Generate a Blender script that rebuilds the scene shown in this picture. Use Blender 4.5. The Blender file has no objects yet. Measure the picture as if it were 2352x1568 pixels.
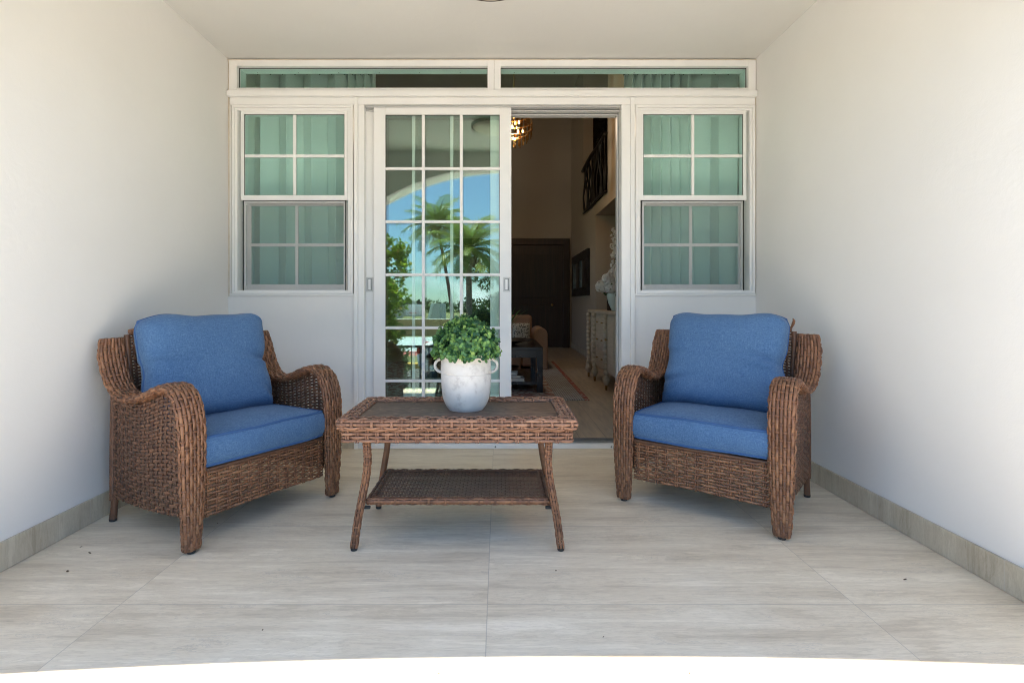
import bpy, math, random
import numpy as np
from mathutils import Vector, Matrix
R = math.radians
PI = math.pi
rng = np.random.default_rng(7)
random.seed(7)
SC = bpy.context.scene
COL = SC.collection

# ------------------------------------------------------------ camera, sky, sun, exposure
cd = bpy.data.cameras.new('camera'); cam = bpy.data.objects.new('camera', cd); COL.objects.link(cam)
cam.location = (0, 0, 1.0); cam.rotation_euler = (R(90), 0, 0)
cd.sensor_width = 36; cd.lens = 36 * 1203 / 2352
cd.shift_x = 30 / 2352; cd.shift_y = -89 / 2352
cd.clip_start = 0.02; cd.clip_end = 3000
SC.camera = cam

SUN = Vector((-.10, -.1305, 1)).normalized()        # towards the sun, high and slightly behind the camera
w = bpy.data.worlds.new('World'); SC.world = w; w.use_nodes = True
wn, wl = w.node_tree.nodes, w.node_tree.links
wn.clear()
out = wn.new('ShaderNodeOutputWorld'); bg = wn.new('ShaderNodeBackground')
sky = wn.new('ShaderNodeTexSky'); sky.sky_type = 'NISHITA'; sky.sun_disc = False
sky.sun_elevation = math.asin(SUN.z); sky.sun_rotation = math.atan2(SUN.x, SUN.y)
sky.air_density = 1.0; sky.dust_density = .1; sky.ozone_density = 1.2
geo = wn.new('ShaderNodeNewGeometry'); sep = wn.new('ShaderNodeSeparateXYZ')
wl.new(geo.outputs['Incoming'], sep.inputs[0])
mp = wn.new('ShaderNodeMapping'); mp.inputs['Scale'].default_value = (6, 6, 10)
wl.new(geo.outputs['Incoming'], mp.inputs[0])
nz = wn.new('ShaderNodeTexNoise'); nz.inputs['Scale'].default_value = 1.3; nz.inputs['Detail'].default_value = 7
wl.new(mp.outputs[0], nz.inputs[0])
cr = wn.new('ShaderNodeValToRGB'); cr.color_ramp.elements[0].position = .53; cr.color_ramp.elements[1].position = .64
wl.new(nz.outputs[0], cr.inputs[0])
mr = wn.new('ShaderNodeMapRange'); mr.inputs[1].default_value = -.11; mr.inputs[2].default_value = -.03
mr.inputs[3].default_value = 0; mr.inputs[4].default_value = 1
wl.new(sep.outputs[2], mr.inputs[0])
mu = wn.new('ShaderNodeMath'); mu.operation = 'MULTIPLY'
wl.new(cr.outputs[0], mu.inputs[0]); wl.new(mr.outputs[0], mu.inputs[1])
mx = wn.new('ShaderNodeMix'); mx.data_type = 'RGBA'; mx.inputs[7].default_value = (6.2, 6.5, 7.0, 1)
el = wn.new('ShaderNodeMapRange'); el.inputs[1].default_value = -.55; el.inputs[2].default_value = 0; el.inputs[3].default_value = 0; el.inputs[4].default_value = 1
wl.new(sep.outputs[2], el.inputs[0])
ht = wn.new('ShaderNodeMix'); ht.data_type = 'RGBA'; ht.blend_type = 'MULTIPLY'; ht.inputs[7].default_value = (.44, .60, .76, 1)
wl.new(el.outputs[0], ht.inputs[0]); wl.new(sky.outputs[0], ht.inputs[6])
wl.new(mu.outputs[0], mx.inputs[0]); wl.new(ht.outputs[2], mx.inputs[6])
wl.new(mx.outputs[2], bg.inputs[0]); bg.inputs[1].default_value = .09
wl.new(bg.outputs[0], out.inputs[0])

sd = bpy.data.lights.new('sun', 'SUN'); sd.energy = 4.6; sd.angle = R(.53); sd.color = (1, .935, .85)
so = bpy.data.objects.new('sun', sd); COL.objects.link(so)
so.rotation_euler = SUN.to_track_quat('Z', 'Y').to_euler(); so.location = (-1, -1.5, 12)
SC.view_settings.view_transform = 'Standard'; SC.view_settings.look = 'None'
SC.view_settings.exposure = 2.36; SC.view_settings.gamma = 1
try:
    cy = SC.cycles
    cy.filter_width = 1.05; cy.max_bounces = 14; cy.diffuse_bounces = 9; cy.glossy_bounces = 5; cy.transmission_bounces = 6
    cy.transparent_max_bounces = 24; cy.caustics_reflective = False; cy.caustics_refractive = False
    cy.sample_clamp_indirect = 6
except Exception: pass

# ------------------------------------------------------------ materials
def newmat(name, base=(.5, .5, .5), rough=.6, metal=0, spec=.5, **kw):
    m = bpy.data.materials.new(name); m.use_nodes = True
    b = m.node_tree.nodes['Principled BSDF']
    b.inputs['Base Color'].default_value = (*base, 1); b.inputs['Roughness'].default_value = rough
    b.inputs['Metallic'].default_value = metal; b.inputs['Specular IOR Level'].default_value = spec
    for k, v in kw.items(): b.inputs[k.replace('_', ' ')].default_value = v
    return m, m.node_tree.nodes, m.node_tree.links, b

def N(n, t, **kw):
    x = n.new(t)
    for k, v in kw.items():
        if k in ('operation', 'data_type', 'blend_type', 'noise_dimensions', 'wave_type', 'bands_direction', 'attribute_name', 'feature', 'distance'): setattr(x, k, v)
        else: x.inputs[k].default_value = v
    return x

def math_(n, l, op, a, b=None, c=None):
    x = n.new('ShaderNodeMath'); x.operation = op
    for i, v in enumerate((a, b, c)):
        if v is None: continue
        if isinstance(v, (int, float)): x.inputs[i].default_value = v
        else: l.new(v, x.inputs[i])
    return x.outputs[0]

def ramp(n, l, src, stops):
    r = n.new('ShaderNodeValToRGB'); e = r.color_ramp.elements
    while len(e) < len(stops): e.new(.5)
    for q, (p, c) in zip(e, stops): q.position = p; q.color = (*c, 1) if len(c) == 3 else c
    l.new(src, r.inputs[0]); return r.outputs[0]

def noise(n, l, vec, scale, detail=4, rough=.55, sc3=None, dist=0):
    if sc3 is not None:
        m = n.new('ShaderNodeMapping'); m.inputs['Scale'].default_value = sc3; l.new(vec, m.inputs[0]); vec = m.outputs[0]
    x = n.new('ShaderNodeTexNoise'); x.inputs['Scale'].default_value = scale; x.inputs['Detail'].default_value = detail
    x.inputs['Roughness'].default_value = rough; x.inputs['Distortion'].default_value = dist
    l.new(vec, x.inputs[0]); return x.outputs[0]

def bump(n, l, b, h, strength, dist=.002):
    x = n.new('ShaderNodeBump'); x.inputs['Strength'].default_value = strength; x.inputs['Distance'].default_value = dist
    l.new(h, x.inputs['Height']); l.new(x.outputs[0], b.inputs['Normal']); return x

def objco(n): return n.new('ShaderNodeTexCoord').outputs['Object']
def uvco(n): return n.new('ShaderNodeTexCoord').outputs['UV']

def noisy(name, c1, c2, scale=8, rough=.6, bs=.2, bscale=60, bd=.001, metal=0, spec=.5, sc3=None, p=(.35, .65), uv=False):
    m, n, l, b = newmat(name, c1, rough, metal, spec)
    co = uvco(n) if uv else objco(n)
    f = noise(n, l, co, scale, 5, .6, sc3)
    l.new(ramp(n, l, f, [(p[0], c1), (p[1], c2)]), b.inputs['Base Color'])
    if bs: bump(n, l, b, noise(n, l, co, bscale, 4, .6, sc3), bs, bd)
    return m

def plaster(name, c):
    m, n, l, b = newmat(name, c, .72, 0, .3)
    co = objco(n)
    a = noise(n, l, co, 1.3, 5, .6)
    c2 = tuple(x * .965 for x in c)
    l.new(ramp(n, l, a, [(.35, c2), (.65, c)]), b.inputs['Base Color'])
    f = noise(n, l, co, 170, 3, .6); g = noise(n, l, co, 14, 5, .65, None, .8)
    v = N(n, 'ShaderNodeTexVoronoi', Scale=9.0); l.new(co, v.inputs['Vector'])
    bl = math_(n, l, 'MULTIPLY', math_(n, l, 'LESS_THAN', v.outputs['Distance'], .1), .25)
    h = math_(n, l, 'ADD', math_(n, l, 'MULTIPLY', f, .35), math_(n, l, 'ADD', math_(n, l, 'MULTIPLY', g, 1.6), bl))
    bump(n, l, b, h, .34, .0022)
    return m
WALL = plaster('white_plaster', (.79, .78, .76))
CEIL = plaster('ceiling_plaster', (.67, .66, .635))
INWALL = plaster('interior_paint', (.43, .375, .31))

def tile_mat(name, rot=False):
    m, n, l, b = newmat(name, (.5, .5, .5), .34, 0, .45)
    co = objco(n); s = n.new('ShaderNodeSeparateXYZ'); l.new(co, s.inputs[0])
    if not rot:
        X = math_(n, l, 'DIVIDE', math_(n, l, 'ADD', s.outputs[0], .038), 1.218)
        Y = math_(n, l, 'DIVIDE', math_(n, l, 'SUBTRACT', s.outputs[1], 1.738), .609)
        Z = None
    else:   # baseboards: streaks run upright
        X = math_(n, l, 'MULTIPLY', s.outputs[2], 1.0)
        Y = math_(n, l, 'DIVIDE', math_(n, l, 'SUBTRACT', math_(n, l, 'ADD', s.outputs[0], s.outputs[1]), 1.738), .609)
    ix = math_(n, l, 'FLOOR', X); iy = math_(n, l, 'FLOOR', Y)
    cmb = n.new('ShaderNodeCombineXYZ'); l.new(ix, cmb.inputs[0]); l.new(iy, cmb.inputs[1])
    wnz = n.new('ShaderNodeTexWhiteNoise'); wnz.noise_dimensions = '2D'; l.new(cmb.outputs[0], wnz.inputs['Vector'])
    sh = math_(n, l, 'MULTIPLY', wnz.outputs['Value'], 31)
    def streak(sx, sy, det, dist, rough=.6):
        q = n.new('ShaderNodeCombineXYZ')
        l.new(math_(n, l, 'ADD', math_(n, l, 'MULTIPLY', X, sx), sh), q.inputs[0])
        l.new(math_(n, l, 'ADD', math_(n, l, 'MULTIPLY', Y, sy), sh), q.inputs[1])
        t = N(n, 'ShaderNodeTexNoise', Scale=1.0, Detail=det, Roughness=rough, Distortion=dist); l.new(q.outputs[0], t.inputs[0])
        return t.outputs[0]
    a = streak(1.5, 6.0, 9, .5, .68); c = streak(3.5, 30, 8, .6, .78); d = streak(5, 5, 6, .4); e = streak(30, 60, 4, 0)
    f = math_(n, l, 'ADD', math_(n, l, 'MULTIPLY', a, .55), math_(n, l, 'ADD', math_(n, l, 'MULTIPLY', c, .30), math_(n, l, 'MULTIPLY', d, .15)))
    k = .84 if rot else 1.22
    col = ramp(n, l, f, [(p_, tuple(q_ * k * w_ for q_, w_ in zip(c_, (1.05, 1.03, .97) if not rot else (1.04, 1.04, 1.0)))) for p_, c_ in ((.36, (.44, .365, .275)), (.44, (.53, .455, .355)), (.49, (.60, .525, .42)), (.53, (.61, .54, .435)), (.58, (.68, .61, .505)), (.68, (.73, .665, .56)))])
    tri = math_(n, l, 'ABSOLUTE', math_(n, l, 'SUBTRACT', math_(n, l, 'FRACT', math_(n, l, 'MULTIPLY', math_(n, l, 'ADD', a, math_(n, l, 'MULTIPLY', c, .12)), 15)), .5))
    st = N(n, 'ShaderNodeMix', data_type='RGBA', blend_type='MULTIPLY'); st.inputs[0].default_value = .9; l.new(col, st.inputs[6])
    l.new(ramp(n, l, tri, [(.0, (.86, .845, .82)), (.10, (.95, .945, .935)), (.3, (1, 1, 1)), (.5, (1.0, 1.0, 1.0))]), st.inputs[7]); col = st.outputs[2]
    # thin dark veins
    vv = math_(n, l, 'ABSOLUTE', math_(n, l, 'SUBTRACT', a, .47))
    vm = math_(n, l, 'MULTIPLY', math_(n, l, 'LESS_THAN', vv, .004), math_(n, l, 'GREATER_THAN', d, .53))
    mixv = N(n, 'ShaderNodeMix', data_type='RGBA'); mixv.inputs[7].default_value = (.36, .32, .27, 1)
    l.new(math_(n, l, 'MULTIPLY', vm, .45), mixv.inputs[0]); l.new(col, mixv.inputs[6])
    # dust mottling
    mg = N(n, 'ShaderNodeMix', data_type='RGBA', blend_type='MULTIPLY'); mg.inputs[0].default_value = .5
    l.new(mixv.outputs[2], mg.inputs[6])
    l.new(ramp(n, l, e, [(.3, (.86, .86, .85)), (.6, (1, 1, 1))]), mg.inputs[7])
    # grout
    def edge(v, size):
        fr = math_(n, l, 'FRACT', v)
        return math_(n, l, 'MULTIPLY', math_(n, l, 'MINIMUM', fr, math_(n, l, 'SUBTRACT', 1.0, fr)), size)
    gy = edge(Y, .609); gx = edge(X, 1.218)
    g = math_(n, l, 'MINIMUM', gx, gy) if not rot else gy
    gm = math_(n, l, 'LESS_THAN', g, .0016)
    mix = N(n, 'ShaderNodeMix', data_type='RGBA'); mix.inputs[7].default_value = (.30, .25, .20, 1) if not rot else (.55, .53, .5, 1)
    l.new(math_(n, l, 'MULTIPLY', gm, .42), mix.inputs[0]); l.new(mg.outputs[2], mix.inputs[6]); l.new(mix.outputs[2], b.inputs['Base Color'])
    l.new(math_(n, l, 'ADD', math_(n, l, 'MULTIPLY', e, .25), .27), b.inputs['Roughness'])
    h = math_(n, l, 'SUBTRACT', math_(n, l, 'MULTIPLY', e, .15), gm)
    bump(n, l, b, h, .35, .0012)
    return m
TILE = tile_mat('travertine_tile'); BASE = tile_mat('travertine_baseboard', True)

def wood_floor():
    m, n, l, b = newmat('interior_plank_tile', (.4, .33, .25), .35)
    co = objco(n); rt = n.new('ShaderNodeMapping'); rt.inputs['Rotation'].default_value = (0, 0, R(90)); l.new(co, rt.inputs[0])
    br = n.new('ShaderNodeTexBrick'); br.inputs['Scale'].default_value = 1; br.inputs['Brick Width'].default_value = 1.2
    br.inputs['Row Height'].default_value = .2; br.inputs['Mortar Size'].default_value = .002; br.offset = .35
    br.inputs['Color1'].default_value = (.54, .45, .34, 1); br.inputs['Color2'].default_value = (.46, .375, .28, 1); br.inputs['Mortar'].default_value = (.25, .2, .16, 1)
    l.new(rt.outputs[0], br.inputs[0])
    f = noise(n, l, co, 3, 6, .6, (9, 1.2, 1), .6)
    mg = N(n, 'ShaderNodeMix', data_type='RGBA', blend_type='MULTIPLY'); mg.inputs[0].default_value = 1
    l.new(br.outputs[0], mg.inputs[6]); l.new(ramp(n, l, f, [(.3, (.75, .75, .75)), (.65, (1.1, 1.08, 1.05))]), mg.inputs[7])
    l.new(mg.outputs[2], b.inputs['Base Color']); return m
WOODFLOOR = wood_floor()

ALU = noisy('white_powder_coated_aluminium', (.83, .825, .81), (.80, .795, .78), 3, .34, .04, 400)
ALUG = noisy('grey_aluminium', (.56, .56, .55), (.52, .52, .515), 3, .4, .05, 300)  # even grey finish for frames, tracks and handles
TRACK = noisy('anodised_track', (.30, .30, .29), (.22, .22, .21), 20, .35, 0, metal=.7)
GASKET, *_ = newmat('black_gasket', (.02, .02, .02), .7)
CAULK = noisy('old_caulk', (.72, .66, .55), (.6, .5, .38), 12, .6, .3, 90)

def glass_mat(name, tint, refl, edge=(.1, .35, .25)):
    m = bpy.data.materials.new(name); m.use_nodes = True; n, l = m.node_tree.nodes, m.node_tree.links; n.clear()
    o = n.new('ShaderNodeOutputMaterial'); tr = n.new('ShaderNodeBsdfTransparent'); tr.inputs[0].default_value = (*tint, 1)
    gl = n.new('ShaderNodeBsdfGlossy'); gl.inputs['Roughness'].default_value = 0; gl.inputs[0].default_value = (.90, 1, .97, 1)
    lw = n.new('ShaderNodeLayerWeight'); lw.inputs[0].default_value = .5
    f = math_(n, l, 'ADD', refl, math_(n, l, 'MULTIPLY', math_(n, l, 'POWER', lw.outputs['Facing'], 4), .6))
    mx = n.new('ShaderNodeMixShader'); l.new(f, mx.inputs[0]); l.new(tr.outputs[0], mx.inputs[1]); l.new(gl.outputs[0], mx.inputs[2])
    l.new(mx.outputs[0], o.inputs[0]); return m
GLASS = glass_mat('green_tinted_glass', (.875, .96, .92), .105)
GLASSW = glass_mat('green_window_glass', (.84, .955, .93), .02)

def screen_mat():
    m = bpy.data.materials.new('insect_screen'); m.use_nodes = True; n, l = m.node_tree.nodes, m.node_tree.links; n.clear()
    o = n.new('ShaderNodeOutputMaterial'); tr = n.new('ShaderNodeBsdfTransparent'); d = n.new('ShaderNodeBsdfDiffuse'); d.inputs[0].default_value = (.16, .17, .18, 1)
    mx = n.new('ShaderNodeMixShader'); mx.inputs[0].default_value = .17; l.new(tr.outputs[0], mx.inputs[1]); l.new(d.outputs[0], mx.inputs[2]); l.new(mx.outputs[0], o.inputs[0]); return m
SCREEN = screen_mat()

def wicker(name, dark, mid, light):
    m, n, l, b = newmat(name, mid, .42, 0, .45)
    uv = uvco(n)
    f = noise(n, l, uv, 1, 5, .6, (16, 7.3, 1)); g = noise(n, l, uv, 1, 3, .5, (60, 40, 1))
    at = n.new('ShaderNodeAttribute'); at.attribute_name = 'tone'
    h = math_(n, l, 'ADD', math_(n, l, 'MULTIPLY', f, .30), math_(n, l, 'ADD', math_(n, l, 'MULTIPLY', g, .06), math_(n, l, 'MULTIPLY_ADD', at.outputs['Fac'], .16, .18)))
    l.new(ramp(n, l, h, [(.30, dark), (.43, mid), (.60, light)]), b.inputs['Base Color'])
    bump(n, l, b, noise(n, l, uv, 1, 3, .5, (30, 900, 1)), .35, .0008)
    return m
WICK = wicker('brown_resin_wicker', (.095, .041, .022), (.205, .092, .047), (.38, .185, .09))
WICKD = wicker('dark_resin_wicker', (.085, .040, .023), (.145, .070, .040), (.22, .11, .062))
WICKT = wicker('warm_resin_wicker', (.13, .060, .036), (.26, .130, .078), (.42, .225, .135))
CORE, *_ = newmat('wicker_core', (.05, .026, .016), .8)
FOOT, *_ = newmat('black_plastic_glide', (.02, .02, .02), .5)

def fabric():
    m, n, l, b = newmat('blue_heather_fabric', (.07, .2, .5), .85, 0, .2)
    b.inputs['Sheen Weight'].default_value = .12
    co = objco(n)
    a = noise(n, l, co, 1, 3, .7, (1300, 1300, 90)); c = noise(n, l, co, 1, 3, .7, (110, 110, 1300)); d = noise(n, l, co, 5, 3)
    e = noise(n, l, co, 1, 3, .7, (420, 420, 40)); g = noise(n, l, co, 1, 3, .7, (45, 45, 420))
    h = math_(n, l, 'ADD', math_(n, l, 'MULTIPLY', math_(n, l, 'ADD', a, c), .32), math_(n, l, 'ADD', math_(n, l, 'MULTIPLY', math_(n, l, 'ADD', e, g), .16), math_(n, l, 'MULTIPLY', d, .04)))
    l.new(ramp(n, l, h, [(.40, (.034, .086, .19)), (.5, (.068, .150, .295)), (.60, (.17, .28, .44))]), b.inputs['Base Color'])
    bump(n, l, b, h, .5, .0012)
    return m
FABRIC = fabric()
PIPING, *_ = newmat('blue_piping', (.035, .10, .25), .8)

def table_wood():
    m, n, l, b = newmat('dark_grained_table_board', (.12, .08, .06), .5, 0, .22)
    co = objco(n)
    mp = n.new('ShaderNodeMapping'); mp.inputs['Scale'].default_value = (.45, 3.2, 1); mp.inputs['Location'].default_value = (-.02, .25, 0); l.new(co, mp.inputs[0])
    ln = N(n, 'ShaderNodeVectorMath'); ln.operation = 'LENGTH'; l.new(mp.outputs[0], ln.inputs[0])
    wob = noise(n, l, co, 3, 4, .6, (.8, 3, 1))
    rings = math_(n, l, 'FRACT', math_(n, l, 'MULTIPLY', math_(n, l, 'ADD', ln.outputs['Value'], math_(n, l, 'MULTIPLY', wob, .42)), 26))
    fine = noise(n, l, co, 1, 5, .7, (12, 300, 1))
    h = math_(n, l, 'ADD', math_(n, l, 'MULTIPLY', rings, .45), math_(n, l, 'MULTIPLY', fine, .55))
    l.new(ramp(n, l, h, [(.2, (.055, .036, .027)), (.5, (.12, .082, .06)), (.8, (.22, .16, .12))]), b.inputs['Base Color'])
    bump(n, l, b, h, .2, .0008); return m
TWOOD = table_wood()

def pot_mat():
    m, n, l, b = newmat('weathered_white_ceramic', (.75, .73, .7), .8, 0, .25)
    co = objco(n)
    f = noise(n, l, co, 9, 8, .72); g = noise(n, l, co, 30, 5, .7); k = noise(n, l, co, 3, 3)
    h = math_(n, l, 'ADD', math_(n, l, 'MULTIPLY', f, .75), math_(n, l, 'MULTIPLY', g, .25))
    l.new(ramp(n, l, h, [(.36, (.50, .47, .44)), (.42, (.54, .51, .48)), (.47, (.63, .605, .57)), (.62, (.69, .665, .63))]), b.inputs['Base Color'])
    hh = math_(n, l, 'ADD', math_(n, l, 'MULTIPLY', ramp(n, l, h, [(.38, (0, 0, 0)), (.46, (1, 1, 1))]), .7), math_(n, l, 'MULTIPLY', noise(n, l, co, 90, 4, .7), .6))
    bump(n, l, b, hh, .5, .0015); return m
POT = pot_mat()

def leafmat(name, stops, rough=.45, trans=.25):
    m, n, l, b = newmat(name, stops[0][1], rough, 0, .4)
    at = n.new('ShaderNodeAttribute'); at.attribute_name = 'tone'
    c = ramp(n, l, at.outputs['Fac'], stops); l.new(c, b.inputs['Base Color'])
    o = n['Material Output']; t = n.new('ShaderNodeBsdfTranslucent'); l.new(c, t.inputs[0])
    mx = n.new('ShaderNodeMixShader'); mx.inputs[0].default_value = trans
    l.new(b.outputs[0], mx.inputs[1]); l.new(t.outputs[0], mx.inputs[2]); l.new(mx.outputs[0], o.inputs[0]); return m
BOXLEAF = leafmat('faux_boxwood_leaf', [(0, (.04, .12, .06)), (.3, (.11, .25, .09)), (.6, (.22, .40, .10)), (1, (.48, .62, .15))], .45, .3)
MANGO = leafmat('broad_leaf', [(0, (.06, .12, .02)), (.5, (.14, .25, .03)), (.85, (.32, .46, .04)), (1, (.34, .22, .06))], .45, .5)
PALM = leafmat('palm_frond_leaf', [(0, (.07, .13, .03)), (.6, (.16, .24, .05)), (1, (.34, .36, .10))], .35, .45)
HEDGE = leafmat('distant_leaf', [(0, (.02, .05, .015)), (1, (.09, .15, .04))], .6, .2)
BARK = noisy('grey_brown_bark', (.10, .075, .055), (.22, .18, .14), 12, .9, .6, 25, .01)
ORCHID = leafmat('white_petal', [(0, (.80, .79, .78)), (1, (.92, .91, .89))], .6, .3)

CURT = noisy('white_linen_curtain', (.90, .91, .89), (.86, .87, .85), 4, .9, .2, 500)
DARKWOOD = noisy('dark_stained_wood', (.014, .009, .007), (.035, .018, .012), 2, .45, .1, 30, sc3=(12, 12, 1))
BLACKWOOD = noisy('black_lacquered_wood', (.012, .011, .011), (.02, .018, .018), 5, .22, 0)
OAK = noisy('weathered_oak', (.52, .42, .30), (.42, .33, .23), 6, .55, .15, 60, sc3=(1, 1, 9))
BRASS = noisy('aged_brass', (.45, .3, .13), (.35, .22, .1), 20, .3, 0, metal=1)
IRON, *_ = newmat('black_iron', (.012, .012, .012), .5, .4)
TERRA = noisy('tan_boucle', (.34, .21, .13), (.27, .165, .10), 90, .95, .6, 160, .004)
CONC = noisy('beige_concrete', (.62, .58, .51), (.56, .52, .45), 3, .85, .3, 60, .004)  # pale warm concrete, kept light to bounce sun into the porch
ASPH = noisy('asphalt', (.075, .075, .072), (.05, .05, .05), 6, .9, .5, 120, .004)
GRASS = noisy('dry_grass_ground', (.16, .15, .06), (.10, .13, .04), 2, .95, .6, 40, .01)

# ------------------------------------------------------------ mesh builder
class MB:
    def __init__(s): s.v = []; s.f4 = []; s.fn = []; s.uv4 = []; s.t4 = []; s.n = 0; s.mi4 = []
    def quads(s, V, F, uv=None, tone=.5, mi=0):
        V = np.asarray(V, float).reshape(-1, 3); F = np.asarray(F, int).reshape(-1, 4)
        s.v.append(V); s.f4.append(F + s.n); s.n += len(V)
        s.uv4.append(np.zeros((len(F), 4, 2)) if uv is None else np.asarray(uv, float).reshape(-1, 4, 2))
        s.t4.append(np.full(len(F), tone, float) if np.isscalar(tone) else np.asarray(tone, float))
        s.mi4.append(np.full(len(F), mi, int)); return s
    def ngon(s, V, faces, mi=0):
        V = np.asarray(V, float).reshape(-1, 3); s.v.append(V)
        for f in faces: s.fn.append(([i + s.n for i in f], mi))
        s.n += len(V); return s
    def box(s, x0, x1, y0, y1, z0, z1, mi=0):
        V = [(x, y, z) for z in (z0, z1) for y in (y0, y1) for x in (x0, x1)]
        F = [(0, 2, 3, 1), (4, 5, 7, 6), (0, 1, 5, 4), (2, 6, 7, 3), (0, 4, 6, 2), (1, 3, 7, 5)]
        return s.quads(V, F, mi=mi)
    def grid(s, P, closed_u=False, closed_v=False, uv=None, tone=.5, mi=0):
        P = np.asarray(P, float); a, b = P.shape[:2]
        ia = np.arange(a if closed_u else a - 1); ib = np.arange(b if closed_v else b - 1)
        A, B = np.meshgrid(ia, ib, indexing='ij'); A2 = (A + 1) % a; B2 = (B + 1) % b
        F = np.stack([A * b + B, A2 * b + B, A2 * b + B2, A * b + B2], -1).reshape(-1, 4)
        U = None
        if uv is not None:
            su, sv = uv
            U = np.stack([np.stack([A * su, B * sv], -1), np.stack([(A + 1) * su, B * sv], -1), np.stack([(A + 1) * su, (B + 1) * sv], -1), np.stack([A * su, (B + 1) * sv], -1)], 2).reshape(-1, 4, 2)
        return s.quads(P.reshape(-1, 3), F, U, tone, mi)
    def strand(s, C, Nn, w, h, k=6, closed=False, uid=None, tone=.5, ph=None, mi=0):
        """a flattened tube along centre line C with surface normals Nn"""
        C = np.asarray(C, float); Nn = np.asarray(Nn, float); m = len(C)
        if closed: T = np.roll(C, -1, 0) - np.roll(C, 1, 0)
        else: T = np.gradient(C, axis=0)
        T /= np.linalg.norm(T, axis=1, keepdims=True) + 1e-12
        B = np.cross(T, Nn); B /= np.linalg.norm(B, axis=1, keepdims=True) + 1e-12
        Nn = np.cross(B, T)
        th = np.arange(k) / k * 2 * PI + PI / k
        w = np.broadcast_to(np.asarray(w, float), (m,)); h = np.broadcast_to(np.asarray(h, float), (m,))
        P = C[:, None] + B[:, None] * (np.cos(th)[None, :, None] * w[:, None, None] / 2) + Nn[:, None] * (np.sin(th)[None, :, None] * h[:, None, None] / 2)
        L = np.concatenate([[0], np.cumsum(np.linalg.norm(np.diff(C, axis=0), axis=1))])
        if closed: L = np.concatenate([L, [L[-1] + np.linalg.norm(C[0] - C[-1])]])
        uid = random.random() * 97 if uid is None else uid
        na = m if closed else m - 1
        A, Bk = np.meshgrid(np.arange(na), np.arange(k), indexing='ij'); A2 = (A + 1) % m; B2 = (Bk + 1) % k
        F = np.stack([A * k + Bk, A * k + B2, A2 * k + B2, A2 * k + Bk], -1).reshape(-1, 4)
        u0 = L[A]; u1 = L[A + 1] if closed else L[A2]
        v0 = uid + Bk / k * .01; v1 = uid + (Bk + 1) / k * .01
        U = np.stack([np.stack([u0, v0], -1), np.stack([u0, v1], -1), np.stack([u1, v1], -1), np.stack([u1, v0], -1)], 2).reshape(-1, 4, 2)
        s.quads(P.reshape(-1, 3), F, U, tone, mi)
        if not closed:
            s.fn.append(([s.n - m * k + i for i in range(k)][::-1], mi)); s.fn.append(([s.n - k + i for i in range(k)], mi))
        return s
    def tube(s, pts, r, k=10, closed=False, sub=1, tone=.5, mi=0):
        P = np.asarray(pts, float)
        if sub > 1: P = spline(P, sub * (len(P) - 1) + 1)
        T = np.gradient(P, axis=0); T /= np.linalg.norm(T, axis=1, keepdims=True) + 1e-12
        up = np.array([0, 0, 1.0]) if abs(T[0][2]) < .9 else np.array([0, 1.0, 0])
        Nn = np.zeros_like(P); n0 = up - T[0] * (up @ T[0]); n0 /= np.linalg.norm(n0)
        for i in range(len(P)):
            n0 = n0 - T[i] * (n0 @ T[i]); n0 /= np.linalg.norm(n0) + 1e-12; Nn[i] = n0
        r = np.asarray(r, float)
        if r.ndim and len(r) != len(P): r = np.interp(np.linspace(0, 1, len(P)), np.linspace(0, 1, len(r)), r)
        return s.strand(P, Nn, 2 * r, 2 * r, k, closed, tone=tone, mi=mi)
    def lathe(s, prof, c=(0, 0, 0), k=32, mi=0):
        prof = np.asarray(prof, float); th = np.arange(k) / k * 2 * PI
        P = np.stack([c[0] + prof[:, :1] * np.cos(th), c[1] + prof[:, :1] * np.sin(th), c[2] + np.repeat(prof[:, 1:2], k, 1)], -1)
        return s.grid(P[:, ::-1], closed_v=True, mi=mi)
    def build(s, name, mats, parent=None, smooth=False, bevel=0, loc=None, solid=0):
        me = bpy.data.meshes.new(name)
        V = np.concatenate(s.v) if s.v else np.zeros((0, 3))
        F = np.concatenate(s.f4) if s.f4 else np.zeros((0, 4), int)
        nl = F.size + sum(len(f) for f, _ in s.fn); nf = len(F) + len(s.fn)
        me.vertices.add(len(V)); me.vertices.foreach_set('co', V.ravel())
        me.loops.add(nl); me.polygons.add(nf)
        li = np.concatenate([F.ravel()] + [np.array(f) for f, _ in s.fn]).astype(np.int32)
        me.loops.foreach_set('vertex_index', li)
        tot = np.array([4] * len(F) + [len(f) for f, _ in s.fn], np.int32)
        st = np.concatenate([[0], np.cumsum(tot)[:-1]]).astype(np.int32)
        me.polygons.foreach_set('loop_start', st)
        mi = np.concatenate(([np.concatenate(s.mi4)] if s.mi4 else []) + [np.array([m for _, m in s.fn], int)]).astype(np.int32)
        me.update(calc_edges=True)
        me.polygons.foreach_set('material_index', mi)
        if len(F):
            uvl = me.uv_layers.new(name='UVMap'); U = np.zeros((nl, 2)); U[:F.size] = np.concatenate(s.uv4).reshape(-1, 2)
            uvl.data.foreach_set('uv', U.ravel())
            at = me.attributes.new('tone', 'FLOAT', 'FACE'); tt = np.full(nf, .5); tt[:len(F)] = np.concatenate(s.t4)
            at.data.foreach_set('value', tt)
        for m in (mats if isinstance(mats, (list, tuple)) else [mats]): me.materials.append(m)
        me.validate()
        me.polygons.foreach_set('use_smooth', np.full(nf, bool(smooth)))
        o = bpy.data.objects.new(name, me); COL.objects.link(o)
        if bevel:
            b = o.modifiers.new('bevel', 'BEVEL'); b.width = bevel; b.segments = 2; b.limit_method = 'ANGLE'; b.angle_limit = R(40)
        if solid:
            b = o.modifiers.new('solid', 'SOLIDIFY'); b.thickness = solid
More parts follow.
